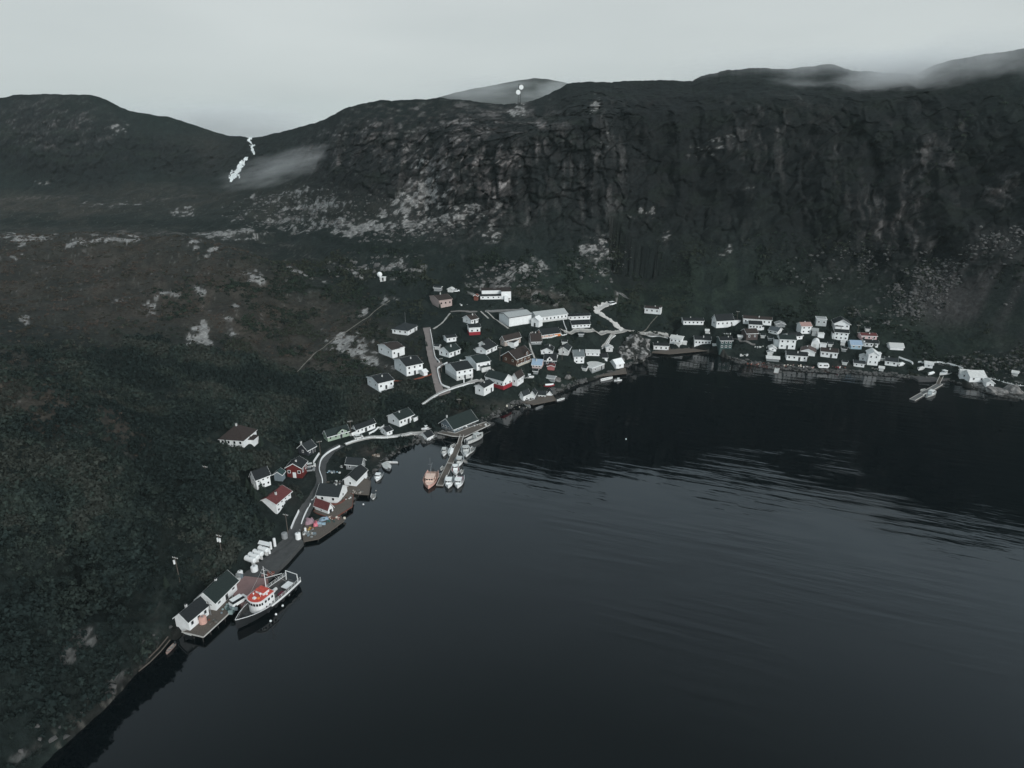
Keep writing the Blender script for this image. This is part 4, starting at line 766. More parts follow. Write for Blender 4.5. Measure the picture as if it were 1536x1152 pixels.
for lab, a, c_, dp, tp, w_ in [('tiny white shed behind the green black roofed bungalow', (652, 524), (658, 524.5), 2.5, 521, DULLW), ('tiny grey shed in the garden right of the chalet', (800, 561), (806, 561.5), 2.5, 557.5, GREY), ('tiny white shed between the twin gables', (830, 537), (836, 537.3), 2.5, 533.5, DULLW),
    ('dull white shed uphill of the twin gables', (843, 517), (850, 517.3), 2.6, 513.6, DULLW), ('small grey shed below the low white building', (868, 505), (875, 505.2), 2.6, 501.6, GREY), ('white shed at the shore left of the low white annexed house', (873, 556), (879, 557), 2.6, 552.5, DULLW),
    ('white outhouse uphill of the big white house', (1058, 500), (1063, 500.3), 2.4, 496.6, DULLW), ('tiny white shed right of the brown house', (1141, 507), (1147, 507.4), 2.4, 503.8, DULLW), ('tiny grey shed below the bluish grey roof', (1152, 511), (1158, 511.4), 2.4, 508, GREY),
    ('small white shed under the little box sheds', (1242, 520), (1248, 520.6), 2.4, 516.8, DULLW), ('small dull shed left of the light blue house', (1262, 527), (1269, 527.8), 2.4, 524, GREY), ('small white shed at the shore right of the camper trailer', (1263, 547), (1270, 548), 2.4, 543.8, DULLW),
    ('white shed right of the notched cottage', (1318, 556), (1325, 557), 2.4, 552.6, DULLW), ('small teal shed left of the dark teal house', (1069, 524.2), (1076, 524.6), 3.0, 518.6, TEAL), ('grey outhouse behind the brown house', (1107, 509), (1113, 509.3), 2.4, 505.2, GREY), ('little white shed above the pink house', (1298, 497), (1304, 497.4), 2.4, 494, DULLW),
    ('white shed between the three part house and the two windowed one', (1320, 541), (1325, 541.6), 2.6, 537.6, DULLW)]:
    house(lab, a, c_, dp, tp, 'a', .6, w_, HR.choice([R_BLK, R_GRY, DULLW]), **SH)

# ------------------------------------------------------------------ level the ground under every building, then read the ground again
FOOT = []; TRACKS = []
def pad_ground():
    global BV
    n = len(ter_m.vertices); co = np.empty(n * 3, dtype=np.float32); ter_m.vertices.foreach_get('co', co); co = co.reshape(-1, 3)
    todo = [(o, ps) for ps in (0, 1) for o in scene.objects if 'size' in o]
    for o, ps in todo:
        sx_, sy_, h = o['size']; cx, cy, cz = o.location; c, s = math.cos(-o.rotation_euler.z), math.sin(-o.rotation_euler.z)
        near = (np.abs(co[:, 0] - cx) < 25) & (np.abs(co[:, 1] - cy) < 25) & (co[:, 2] > -0.3)
        q = co[near]; x = (q[:, 0] - cx) * c - (q[:, 1] - cy) * s; y = (q[:, 0] - cx) * s + (q[:, 1] - cy) * c
        d = np.hypot(np.maximum(np.abs(x) - sx_ / 2 - .3, 0), np.maximum(np.abs(y) - sy_ / 2 - .3, 0))
        z = np.minimum(q[:, 2], cz - .05 + d * .75) if ps == 0 else np.maximum(q[:, 2], np.minimum(cz - .05, cz - .05 - (d - .7) * 1.0)); q[:, 2] = z; co[near] = q
        if ps: FOOT.append((cx, cy - 2.2, max(sx_, sy_) / 2 + 4.2)); del o['size']
    ter_m.vertices.foreach_set('co', co.ravel()); ter_m.update()
    bpy.context.view_layer.update()
    BV = BVHTree.FromObject(terrain, bpy.context.evaluated_depsgraph_get())
pad_ground()

# ------------------------------------------------------------------ roads, paths, kerb fences
def world_line(px, step=1.0, z=None):
    P = [hit(*p) if z is None else onz(p[0], p[1], z) for p in px]; out = []
    for a, b in zip(P[:-1], P[1:]):
        k = max(1, int((b - a).length / step))
        for i in range(k): out.append(a + (b - a) * i / k)
    out.append(P[-1]); 
    w = 2; sm = []
    for i in range(len(out)):
        lo, hi = max(0, i - w), min(len(out), i + w + 1)
        sm.append(sum((out[j] for j in range(lo, hi)), Vector()) / (hi - lo) if 0 < i < len(out) - 1 else out[i])
    return sm
def side(P, i):
    a = P[max(0, i - 1)]; b = P[min(len(P) - 1, i + 1)]; d = Vector((b.x - a.x, b.y - a.y, 0)).normalized(); return Vector((-d.y, d.x, 0))
def ribbon(name, px, w, m, off=.12, kind='structure', label=None, cat=None, jag=0.0, group=None, th=.5):
    P = world_line(px); V = []; F = []; TRACKS.extend((p.x, p.y, w / 2 + 1.3) for p in P)
    for i, p in enumerate(P):
        n = side(P, i); ww = w * (1 + random.uniform(-jag - .09, jag + .06)); row = []
        for k in (-1, -.5, 0, .5, 1):
            q = p + n * (k * ww / 2); row.append((q.x, q.y, gz(q.x, q.y)))
        zc = max(r[2] for r in row[1:4])
        L_ = [(r[0], r[1], max(r[2], zc - .05) + off) for r in row]
        V += [(L_[0][0], L_[0][1], L_[0][2] - th)] + L_ + [(L_[4][0], L_[4][1], L_[4][2] - th)]
    for i in range(len(P) - 1):
        a = i * 7; b = a + 7
        for k in range(6): F.append((a + k, a + k + 1, b + k + 1, b + k))
    o = obj(name, mesh_from(name, V, F, m)); return tag(o, label, cat, group, kind)
def fence(label, px, h=.95, m=None, gap=2.4, rails=(.25, .6), rail_h=.22, name='fence', cat='fence', lift=.1, solid=False, group=None, wid=.1):
    P = world_line(px, .8); m = m or WHITE; root = thing(name, label, cat, tuple(P[0]), 0, group); o0 = P[0]
    Z = [gz(p.x, p.y) + lift for p in P]; acc = 0; pm = MB()
    for i, p in enumerate(P):
        if i: acc += (P[i] - P[i - 1]).length
        if i == 0 or acc >= gap or i == len(P) - 1:
            acc = 0; x, y, z = p.x - o0.x, p.y - o0.y, Z[i] - o0.z; pm.box(x - .08, x + .08, y - .08, y + .08, z - .5, z + h)
    if not solid: 
        po = pm.build('posts', m, root)
    for r in (rails if not solid else (h / 2,)):
        V = []; F = []; hh = rail_h if not solid else h
        for i, p in enumerate(P):
            n = side(P, i) * wid; zc = Z[i] - o0.z + r * (1 if solid else h / .95)
            for a, b in ((-1, -1), (1, -1), (1, 1), (-1, 1)): V.append((p.x - o0.x + a * n.x, p.y - o0.y + a * n.y, zc + b * hh / 2))
        for i in range(len(P) - 1):
            a = i * 4; b = a + 4
            for k in range(4): F.append((a + k, a + (k + 1) % 4, b + (k + 1) % 4, b + k))
        F += [(0, 1, 2, 3), tuple(len(V) - 4 + k for k in (3, 2, 1, 0))]
        obj('rail' if not solid else 'kerb', mesh_from('rail', V, F, m), root)
    return root
ribbon('road', [(512, 668), (500, 674), (490, 684), (482, 697), (480, 708), (483, 720), (482, 732), (474, 744), (464, 758), (456, 772), (448, 786), (440, 800), (430, 814), (418, 828), (405, 842), (395, 852), (385, 862)], 3.6, ASPH)
ribbon('road', [(640, 492), (643, 505), (645, 522), (648, 538), (652, 552), (655, 568), (658, 582), (661, 592)], 3.8, PAVE, .14)
ribbon('road', [(652, 550), (658, 548), (664, 546)], 4.5, PAVE, .17)
ribbon('road', [(656, 592), (664, 590), (672, 586)], 3.6, PAVE, .18)
ribbon('path', [(518, 667), (540, 659.5), (556, 656), (575, 656), (600, 654.5), (622, 652), (640, 649)], 1.7, mat('pale_boardwalk', (.34, .335, .325), .9, .15), .3)
ribbon('path', [(634, 607), (648, 597), (660, 590), (674, 584), (698, 577), (712, 573), (724, 571)], 1.5, mat('pale_boardwalk', (.3,) * 3), .3)
ribbon('path', [(843, 497), (865, 497), (885, 499), (900, 502), (920, 500.5), (935, 498), (955, 498.5), (975, 501), (990, 504), (1003, 506)], 3.0, GRAV, .14, jag=.2)
ribbon('path', [(934, 496.5), (925, 489), (918, 482), (908, 476), (898, 470), (893, 467), (899, 462.5), (907, 460), (914, 456)], 3.6, mat('white_crushed_rock', (.50, .49, .475), .95, .25), .2, jag=.45)
ribbon('path', [(920, 502), (914, 510), (908, 517), (904, 523)], 2.0, GRAV, .16)
ribbon('path', [(650, 493.5), (662, 486), (669, 478), (675, 470)], .8, GRAV, .14, jag=.3)
ribbon('path', [(676, 467.5), (690, 466.5), (716, 467.5)], 1.1, mat('grey_gravel', (.16, .155, .15), .95), .14)
ribbon('path', [(728, 467), (738, 474), (750, 484), (763, 493)], .9, GRAV, .16)
ribbon('path', [(721, 467), (733, 478)], .8, GRAV, .14)
ribbon('path', [(728, 467), (745, 467), (765, 466), (785, 463)], 1.6, CONC, .12)
ribbon('path', [(799, 498), (794.5, 504), (793.5, 514), (797, 526), (802, 538)], .9, GRAV, .14)
ribbon('path', [(730, 551), (739, 556), (747, 562)], .7, GRAV, .14)
ribbon('path', [(445, 559), (455, 547), (480, 525), (500, 509), (520, 497), (552, 476)], .35, mat('worn_trail', (.14, .135, .12), .95), .1, jag=.5)
ribbon('path', [(552, 476), (568, 462), (585, 451)], .35, mat('worn_trail', (.14,) * 3), .1, jag=.5)
ribbon('path', [(986, 474), (975, 486), (962, 499)], .45, mat('worn_trail', (.1,) * 3), .1, jag=.3)
ribbon('path', [(580, 574), (600, 572), (618, 570), (634, 566), (648, 561)], .8, mat('reddish_dirt', (.24, .075, .045), .95, .3), .1, jag=.4)
ribbon('path', [(1098, 509), (1115, 513), (1133, 517)], 1.2, mat('grey_gravel', (.2,) * 3), .12)
ribbon('path', [(708, 567), (705, 571), (711, 573)], .7, GRAV, .12)
fence('white rail along the seaward edge of the shore road down past the bend', [(510, 670.5), (497, 677), (487, 684), (481, 692), (478.5, 705), (481, 713), (485, 724), (484, 732), (477, 741), (468, 752)], .7, solid=True, wid=.13)
fence('white kerb rail on the seaward side of the shore road above the pink tarpaulins', [(466, 758), (460, 769), (455, 780), (452.5, 789)], .8, solid=True, wid=.13)
fence('white kerb rail on the hill side of the shore road below the red roofed house', [(448.5, 768), (444, 777), (437, 794)], .8, solid=True, wid=.13)
fence('short white kerb rail at the driveway of the dark slate house', [(479, 682), (474, 689), (470.5, 695)], .8, solid=True, wid=.15)
fence('pale rail along the low side of the boardwalk by the small white cabin', [(519, 667.5), (540, 661), (556, 657.5), (575, 658), (600, 656.5), (622, 653.5)], .9)
fence('white rail of the ramp climbing left from the small white cabin', [(554, 652), (563, 647.5), (570, 643.5), (576, 640.5)], 1.0, rail_h=.3)
fence('white rail on the right side of the paved road from its head to the junction', [(645.5, 496), (648.5, 512), (650.5, 525), (653, 538), (659.5, 544.5)], .8, solid=True)
fence('white kerb rail round the garden corner right of the paved road', [(671, 545.5), (662, 550), (655.5, 554), (658, 566), (662, 579), (674.5, 583)], .8, solid=True, wid=.13)
fence('pale rail on the shoreward side of the long footway below the village road', [(634, 608), (648, 598.5), (660, 592), (674, 586), (698, 579), (712, 575)], .8)
fence('white picket fence below the orange ended house', [(814, 508.5), (830, 507), (851, 503.5), (850, 499)], .9)
fence('white rail on the path right of the beige house, left of the bungalow garden', [(690, 542), (703, 539.5), (715, 536.5)], .9, rail_h=.3)
fence('white edging along both sides of the steep track, left line', [(918, 504.5), (903, 524)], .5, solid=True)
fence('white edging on the right side of the steep track down to the tiny hut', [(923.5, 504), (908, 523)], .5, solid=True)
fence('pale rail along the gravel road towards the right hand village', [(967, 502), (985, 505.5), (1002, 508.5)], .8, solid=True)
fence('white hooked pipe rail at the top of the gravel lot', [(1348, 537), (1358, 541), (1368, 543.5), (1369, 547)], .8, solid=True, wid=.2)
fence('pale rail left of the white hut above the gangway', [(1377, 544.5), (1387, 544.8)], .8, solid=True, wid=.2)
fence('long pale rail running from the gravel lot to the fish sheds', [(1399, 545), (1415, 545.5), (1425, 547), (1436, 551), (1444, 554)], .8, solid=True, wid=.2)
fence('white stub picket fence along the path of the rocky point', [(1480, 567.5), (1492, 570), (1505, 574), (1520, 578), (1537, 580)], .9, gap=1.6, rails=(.3,))
fence('white steps and rail down from the school wing to the gravel road', [(844.5, 481), (847, 490), (850, 496)], .9, rail_h=.4)
fence('rusty pipe fence under the white store and the red roofed shed', [(478, 757), (495, 758.5), (510, 758), (522, 748)], .6, m=RUST, solid=True, wid=.3)
# gravel lot, wharf aprons
def flat_patch(name, px, z, m, th=.3, label=None, cat=None, kind='structure'):
    P = [onz(a, b, z) for a, b in px]; A = sum(P[i].x * P[(i + 1) % len(P)].y - P[(i + 1) % len(P)].x * P[i].y for i in range(len(P)))
    if A < 0: P.reverse()
    c = sum(P, Vector()) / len(P); mb = MB(); mb.prism([(p.x - c.x, p.y - c.y) for p in P], z - th, z); return mb.build(name, m, None, (c.x, c.y, 0))
tag(flat_patch('gravel_lot', [(1352, 548), (1385, 541), (1440, 556), (1425, 568), (1405, 570), (1378, 570), (1352, 557)], 1.0, mat('dark_gravel', (.065, .066, .068), .95, .2), 1.6), kind='structure')
tag(flat_patch('road', [(350, 892), (357, 872), (367, 864), (402, 868), (388, 880), (380, 893), (362, 908)], 1.55, CONCP, 2.2), kind='structure')
tag(flat_patch('road', [(360, 864), (392, 842), (432, 818), (446, 802), (455, 812), (432, 838), (402, 867)], 1.5, ASPH, 2.2), kind='structure')

# ------------------------------------------------------------------ wharves and piers (deck, edge beam, piles)
def wharf(label, px, z, m, name='wharf', th=.25, pile=2.6, edge=None, cat='wharf', pm=None, edges=None):
    P = [onz(a, b, z) for a, b in px]; A = sum(P[i].x * P[(i + 1) % len(P)].y - P[(i + 1) % len(P)].x * P[i].y for i in range(len(P)))
    if A < 0: P.reverse()
    c = sum(P, Vector()) / len(P); root = thing(name, label, cat, (c.x, c.y, 0)); Q_ = [(p.x - c.x, p.y - c.y) for p in P]
    mb = MB(); mb.prism(Q_, z - th, z); dk = mb.build('deck', m, root); e = MB(); pl = MB(); np_ = 0
    for i in range(len(Q_)):
        a, b = Vector(Q_[i] + (0,)), Vector(Q_[(i + 1) % len(Q_)] + (0,)); d = (b - a); n = Vector((d.y, -d.x, 0)).normalized(); k = max(1, int(d.length / pile))
        p = [a + n * .02, b + n * .02, b + n * .17, a + n * .17]; e.prism([(q.x, q.y) for q in p], z - th * .7, z + .14)
        for j in range(k + 1):
            q = a + d * (j / k) - n * .25; pl = MB(); pl.tube((q.x, q.y, -3), (q.x, q.y, z - th), .14, k=6); pl.build('pile', pm or PILE, root) if pile < 50 and j < k else None
    e.build('edge_beam', edge or KERB, root)
    return root
wharf('timber wharf of the nearest white shed, pale edge on two sides', [(273, 947.5), (305, 955.3), (338, 925), (356, 907), (346, 893), (312, 916), (286, 943)], 1.6, WOOD)
wharf('dark timber wharf alongside the moored trawler', [(356, 907), (372, 888), (384, 880), (368, 866), (352, 880), (346, 893)], 1.35, WOOD, edge=WOOD)
wharf('square plank dock under the white gable fronted store', [(515, 737), (537, 741), (553, 742), (556, 722), (542, 716), (520, 716)], 1.3, WOOD, edge=WOOD)
wharf('long dark stage under the black roofed store and its red footing', [(470, 768), (500, 778), (528, 760), (530, 742), (520, 738), (506, 757), (480, 756)], 1.2, WOOD, edge=RUST)
wharf('narrow plank walk round the waterfront hall, white edged', [(652, 648), (678, 654), (697, 655), (735, 637), (729, 633), (713, 638), (683, 650), (654, 645)], 1.5, WOOD)
wharf('low plank slip on the shore below the pink tarpaulins', [(452, 790), (456, 812), (478, 808), (496, 796), (516, 781), (508, 770), (480, 778)], 1.0, WOOD, edge=WOOD)
wharf('cove stage under the grey flat roofed house', [(880, 556), (893, 565), (940, 560), (938, 552), (905, 552)], 1.0, WOOD, edge=WOOD)
wharf('fishing stage under the row of small white sheds', [(776, 602), (800, 607), (834, 600), (830, 594), (800, 594), (778, 597)], 1.0, WOOD, edge=WOOD)
wharf('dark timber stage below the big three part house', [(1300, 553), (1338, 558), (1340, 551), (1302, 548)], 1.0, WOOD, edge=WOOD)
wharf('pale slipway leading into the water from the right village', [(1164, 547), (1161, 559), (1167, 559.5), (1171, 547)], .35, DULLW, name='slipway', cat='slipway')
wharf('dark wooden stage under the four leftmost shore houses', [(978, 529), (1004, 531), (1068, 525), (1066, 519), (1004, 520), (980, 523)], .9, WOOD, edge=WOOD)
def floating(label, c0, c1, w, segs, z=.5, gangs=None, name='floating_pier', m=None):
    a, b = onz(*c0), onz(*c1); d = b - a; L_ = d.length; root = thing(name, label, 'pier', (a.x, a.y, 0), math.atan2(d.y, d.x))
    for i in range(segs):
        x0, x1 = L_ * i / segs + .12, L_ * (i + 1) / segs - .12; k = MB(); k.box(x0, x1, -w / 2, w / 2, -.3, z); q = k.build('pontoon', m or WOOD, root)
        e = MB()
        for s_ in (-1, 1): e.box(x0, x1, s_ * (w / 2 + .02) - (.14 if s_ < 0 else 0), s_ * (w / 2 + .02) + (.14 if s_ > 0 else 0), z - .3, z + .12)
        e.box(x0 - .08, x0 + .06, -w / 2, w / 2, z + .004, z + .12); e.box(x1 - .06, x1 + .08, -w / 2, w / 2, z + .004, z + .12); e.build('edging', KERB, q)
    return root
def gangway(label, c0, c1, z0, z1, w=1.5):
    a, b = onz(*c0, z0), onz(*c1, z1); d = b - a; L_ = math.hypot(d.x, d.y); root = thing('gangway', label, 'gangway', (a.x, a.y, 0), math.atan2(d.y, d.x))
    k = MB(); k.slab((0, -w / 2, z0), (L_, -w / 2, z1), (L_, w / 2, z1), (0, w / 2, z0), .15); k.build('walkway', WOOD, root)
    for s_ in (-1, 1):
        k = MB(); y = s_ * w / 2; k.tube((0, y, z0 + 1), (L_, y, z1 + 1), .07, k=5); k.tube((0, y, z0 + .5), (L_, y, z1 + .5), .05, k=5)
        for i in range(7): t = i / 6; zz = z0 + (z1 - z0) * t; k.tube((L_ * t, y, zz), (L_ * t, y, zz + 1), .05, k=5)
        k.build('handrail', KERB, root)
    return root
floating('main floating pier with boats moored on both sides', (689, 667), (659.5, 730), 2.15, 2)
gangway('short railed gangway from the hall quay to the main floating pier', (693, 655), (689, 667), 1.5, .6)
floating('far floating pier in three stepped sections at the right shore', (1410, 577), (1368, 601), 2.2, 3, m=mat('grey_pier_deck', (.13, .135, .135), .9))
gangway('railed gangway from the gravel lot to the far floating pier', (1412, 566), (1407, 576), 1.2, .6)
a_ = thing('slip_rail', 'long wooden rail slip reaching down the shore past the nearest shed', 'slipway', tuple(onz(258, 952)), 0)
o0 = onz(258, 952); m = MB()
for q in ((0, 0), (3, 5)):
    P = [onz(x + q[0], y + q[1], z) for x, y, z in ((252, 955, 1.3), (238, 972, .9), (222, 988, .5), (205, 1002, .2))]
    for p0, p1 in zip(P[:-1], P[1:]): m.tube(p0 - o0, p1 - o0, .16, k=5)
m.build('rails', WOOD, a_)

# ------------------------------------------------------------------ boats
def hull_mesh(L_, B, F_, sheer=.35, tr=.75, n=11, deck_z=None, inner=True):
    """stern at x=0, bow at x=L; hull skin + recessed deck; mats: 0 hull, 1 deck, 2 gunwale"""
    m = MB(); st = []
    for i in range(n):
        t = i / (n - 1); hb = B / 2 * (tr + (1 - tr) * math.sin(min(1, t / .45) * math.pi / 2)) * (1 if t < .5 else max(0.02, 1 - ((t - .5) / .5) ** 2.3))
        z = F_ * (1 + sheer * (max(0, t - .35) / .65) ** 2); x = t * L_ * (1.0); st.append((x, hb, z))
    dz = deck_z if deck_z is not None else F_ * .45
    def row(x, hb, z, t): return [(x - .06 * L_ * t, -hb * .35, -.35), (x, -hb * .86, F_ * .25), (x, -hb, z), (x, -hb * .93 if inner else -hb, z), (x, -hb * .88, dz if inner else z - .01), (x, hb * .88, dz if inner else z - .01), (x, hb * .93 if inner else hb, z), (x, hb, z), (x, hb * .86, F_ * .25), (x - .06 * L_ * t, hb * .35, -.35)]
    R_ = [row(x, hb, z, i / (n - 1)) for i, (x, hb, z) in enumerate(st)]; base = 0
    for r in R_: m.v += r
    mi = [0, 0, 2, 2 if inner else 1, 1, 2 if inner else 1, 2, 0, 0]
    for i in range(n - 1):
        for k in range(9): a = i * 10 + k; b = a + 10; m.f.append((a, b, b + 1, a + 1)); m.m.append(mi[k])
        m.f.append((i * 10 + 9, i * 10 + 19, i * 10 + 10, i * 10)); m.m.append(0)
    m.f.append(tuple(range(9, -1, -1))); m.m.append(0)
    return m, st
def boat(label, bow, stern, ratio=.34, kind='cabin', hull=None, deck=None, cab=None, z=0.0, name='boat', cat='boat', group='boats moored at the main pier', free=None, mast=0, roofc=None, tilt=0):
    b, s = (onz(*bow, z + .7), onz(*stern, z + .6)) if z is not None else (hit(*bow), hit(*stern))
    zb = z if z is not None else min(b.z, s.z) + .15
    d = b - s; d.z = 0; L_ = d.length; B = L_ * ratio; F_ = free or max(.45, min(1.1, L_ * .11))
    root = thing(name, label, cat, (s.x, s.y, zb), math.atan2(d.y, d.x), group)
    hull, deck, cab = hull or HWHT, deck or DECKM, cab or WHITE
    m, st = hull_mesh(L_, B, F_); hb = m.build('hull', [hull, deck, hull if kind != 'rim' else DULLW], root)
    dz = F_ * .45
    if kind == 'dinghy':
        t = MB()
        for q in (.25, .52, .75): t.box(L_ * q - .12, L_ * q + .12, -B * .38, B * .38, dz + .1, dz + .18)
        t.build('thwarts', WOODL, root); e = MB(); e.box(-.3, .05, -.14, .14, .1, F_ + .45); e.tube((-.2, 0, .1), (-.2, 0, -.4), .06, k=5); e.build('outboard_motor', DARK, root)
    elif kind == 'cover':
        t = MB(); k = 8
        for i in range(k):
            q0, q1 = .12 + .8 * i / k, .12 + .8 * (i + 1) / k; w0, w1 = [B * .45 * (1 if q < .5 else max(.04, 1 - ((q - .5) / .5) ** 2.3)) for q in (q0, q1)]; zz = F_ * 1.15
            t.quad((L_ * q0, -w0, zz), (L_ * q1, -w1, zz), (L_ * q1, 0, zz + .55), (L_ * q0, 0, zz + .55)); t.quad((L_ * q0, 0, zz + .55), (L_ * q1, 0, zz + .55), (L_ * q1, w1, zz), (L_ * q0, w0, zz))
        t.build('canvas_cover', cab, root)
    else:
        x0, x1 = (.42, .72) if kind == 'cabin' else ((.28, .55) if kind == 'mid' else (.5, .82)); ch = min(1.9, .16 * L_ + .6)
        c = MB(); w0 = B * .34; xa, xb = L_ * x0, L_ * x1
        bot = [(xa, -w0), (xb, -w0 * .8), (xb, w0 * .8), (xa, w0)]; top = [(xa + .1, -w0 * .9), (xb - ch * .28, -w0 * .7), (xb - ch * .28, w0 * .7), (xa + .1, w0 * .9)]
        n = len(c.v); c.v += [(p[0], p[1], dz) for p in bot] + [(p[0], p[1], dz + ch) for p in top]
        for f in ((3, 2, 1, 0), (4, 5, 6, 7), (0, 1, 5, 4), (1, 2, 6, 5), (2, 3, 7, 6), (3, 0, 4, 7)): c.f.append(tuple(n + i for i in f)); c.m.append(0)
        cb = c.build('cabin', cab, root)
        r_ = MB(); r_.box(xa - .15, xb - ch * .28 + .2, -w0 * .95, w0 * .95, dz + ch + .01, dz + ch + .09); r_.build('cabin_roof', roofc or cab, cb)
        w = MB(); zz0, zz1 = dz + ch * .58, dz + ch * .88
        for s_ in (-1, 1):
            for q in (.15, .55): w.box(xa + (xb - xa) * q, xa + (xb - xa) * (q + .26), s_ * w0 * .93 - .03, s_ * w0 * .93 + .03, zz0, zz1)
        xf = xb - ch * .28 * .75 + .05
        for s_ in (-1, 0, 1): w.box(xf - .04, xf + .05, s_ * w0 * .48 - w0 * .18, s_ * w0 * .48 + w0 * .18, zz0, zz1)
        w.build('window', GLASS, cb)
        f = MB(); f.prism([(L_ * x1, -B * .40 * .8), (L_ * .93, -B * .1), (L_ * .93, B * .1), (L_ * x1, B * .40 * .8)], dz, F_ * 1.12); f.build('foredeck', cab, root)
        e = MB(); e.box(-.35, .08, -.18, .18, .1, F_ + .5); e.build('outboard_motor', DARK, root)
    if mast:
        t = MB(); t.tube((L_ * .45, 0, dz), (L_ * .45, 0, dz + mast), .07, .04, 5); t.tube((L_ * .45, -.8, dz + mast * .7), (L_ * .45, .8, dz + mast * .7), .04, k=5); t.tube((L_ * .45, 0, dz + mast * .35), (L_ * .08, 0, dz + mast * .5), .05, k=5); t.build('mast', STEEL, root)
    return root
boat('salmon pink longliner with a tall pale mast, outermost on the left of the pier', (642, 732), (649.5, 707), .42, 'cabin', mat('faded_pink_hull_paint', (.55, .33, .28), .6, .25), mat('brownish_deck', (.33, .22, .18), .8, .3), mat('pale_salmon_paint', (.70, .52, .44), .6), mast=8.5, free=1.2, name='longliner')
boat('white cabin boat at the outer end of the pier, nearest its right edge', (672, 731), (675.5, 714), .42, 'fwd', free=1.1)
boat('white cabin boat with pink gear on its deck, outermost right of the pier', (686, 731), (691, 714), .42, 'fwd', deck=MAUVE, free=1.1)
boat('white cabin boat with a red stern, halfway out on the right of the pier', (683.5, 711), (682.5, 698), .42, 'mid', deck=RED)
boat('tiny white dinghy tied outside the red sterned boat', (691, 709.5), (694, 703), .38, 'dinghy')
boat('white half decked boat pointing at the camera right of the pier joint', (688, 698), (691, 683), .36, 'fwd', cab=HDUL)
boat('small grey punt right of the half decked boat', (701, 694), (694, 688), .42, 'dinghy', HGRY)
boat('grey decked workboat with white gunwales near the shore end of the pier', (699, 684), (698.5, 670), .46, 'mid', HWHT, DECKM, HDUL)
boat('slim pale skiff outside the grey decked workboat', (704, 679), (711, 669.5), .36, 'dinghy', HDUL)
boat('white cabin boat left of the pier, farther from the pier of two', (665, 683), (668, 671), .36, 'cabin', cab=HDUL)
boat('white covered boat touching the left edge of the pier near the shore', (674, 683), (677.5, 672), .34, 'cover', cab=WHITE)
boat('dull grey punt in the shade beside the gangway', (675, 669), (683, 665), .36, 'dinghy', HDUL)
boat('small dull white skiff on the left edge of the pier, halfway out', (661, 704), (665.5, 698), .38, 'dinghy', HDUL)
boat('round sterned cream skiff between the pier and the salmon longliner', (656, 715), (659.5, 708), .42, 'dinghy', mat('cream_hull', (.42, .41, .36), .6))
boat('large stained white longliner berthed below the waterfront hall', (724.5, 653), (699, 664.5), .34, 'fwd', HDUL, DECKM, HDUL, free=1.7, name='longliner')
G2 = 'small boats in the left bay'
boat('white cabin boat anchored alone in the left bay', (564, 720), (571, 709), .48, 'cabin', group=G2)
boat('smallest white boat alone below the plank dock', (559, 747.5), (560.5, 739), .45, 'dinghy', group=G2)
boat('dull grey covered boat beside the narrow white one', (584, 705), (577, 694), .50, 'cover', HGRY, cab=HDUL, group=G2)
boat('long narrow white boat lying parallel to the shore', (579, 692), (597, 692.4), .17, 'dinghy', group=G2)
boat('grey green workboat moored against the dock piles', (551, 724), (546, 712), .4, 'dinghy', HGRY, group=G2)
G3 = 'skiffs moored along the cove'
boat('slim white skiff drifting off the row of fishing sheds', (847, 596.5), (835, 599.8), .26, 'dinghy', group=G3)
boat('bright white skiff tied under the steep fishing shed', (802, 599.6), (791.5, 602.8), .3, 'cover', cab=WHITE, group=G3)
boat('faded skiff lying at the end of the fishing stage', (796, 610), (786, 603.5), .26, 'dinghy', HDUL, group=G3)
boat('grey skiff nearest the open water off the fishing stage', (815, 608), (803, 613), .3, 'dinghy', HGRY, group=G3)
boat('white open boat moored under the cove stage', (919, 566), (900.5, 570), .22, 'dinghy', HWHT, group=G3)
boat('small white motorboat at the tip of the cove stage', (933, 569), (921, 570), .3, 'cabin', HWHT, group=G3)
boat('small white boat against the middle of the far floating pier', (1404, 588), (1388, 594), .34, 'cabin', HDUL, group='boats at the far floating pier')
boat('tiny dull skiff on the left of the far floating pier', (1381, 585), (1390, 583), .36, 'dinghy', HDUL, group='boats at the far floating pier')
G4 = 'boats hauled out on land'
boat('white motorboat hauled out beside the tall white house', (801, 566), (786, 567), .42, 'cabin', z=None, group=G4)
boat('red and white speedboat pulled up at the cove', (831.5, 579), (815, 577), .3, 'cover', RED, cab=WHITE, z=None, group=G4)
boat('long pale boat hauled out beside the grey boat shed', (492.5, 694), (514, 701.5), .26, 'dinghy', HDUL, z=None, group=G4)
boat('white boat on blocks left of the little gabled shed by the hall', (632, 645), (647, 641), .34, 'cabin', z=None, group=G4)
boat('upright white boat propped beside the two windowed house', (1348, 550), (1354, 543.5), .55, 'cover', cab=WHITE, z=None, group=G4)
boat('white boat stored on the left of the gravel lot hut', (1377, 556), (1385, 550), .5, 'cover', cab=DULLW, z=None, group=G4)
boat('white boat stored on the gravel lot below its hut', (1392, 563), (1401, 557), .45, 'cover', cab=WHITE, z=None, group=G4)
boat('white cabin boat on the quay at the top of the far gangway', (1409, 563), (1425, 558), .42, 'cabin', z=None, group=G4)
boat('pinkish punt lying in the shade under the slip rails', (248.5, 978), (262, 964), .30, 'dinghy', mat('faded_pink_hull', (.26, .19, .17), .8), z=.25, group=G4)

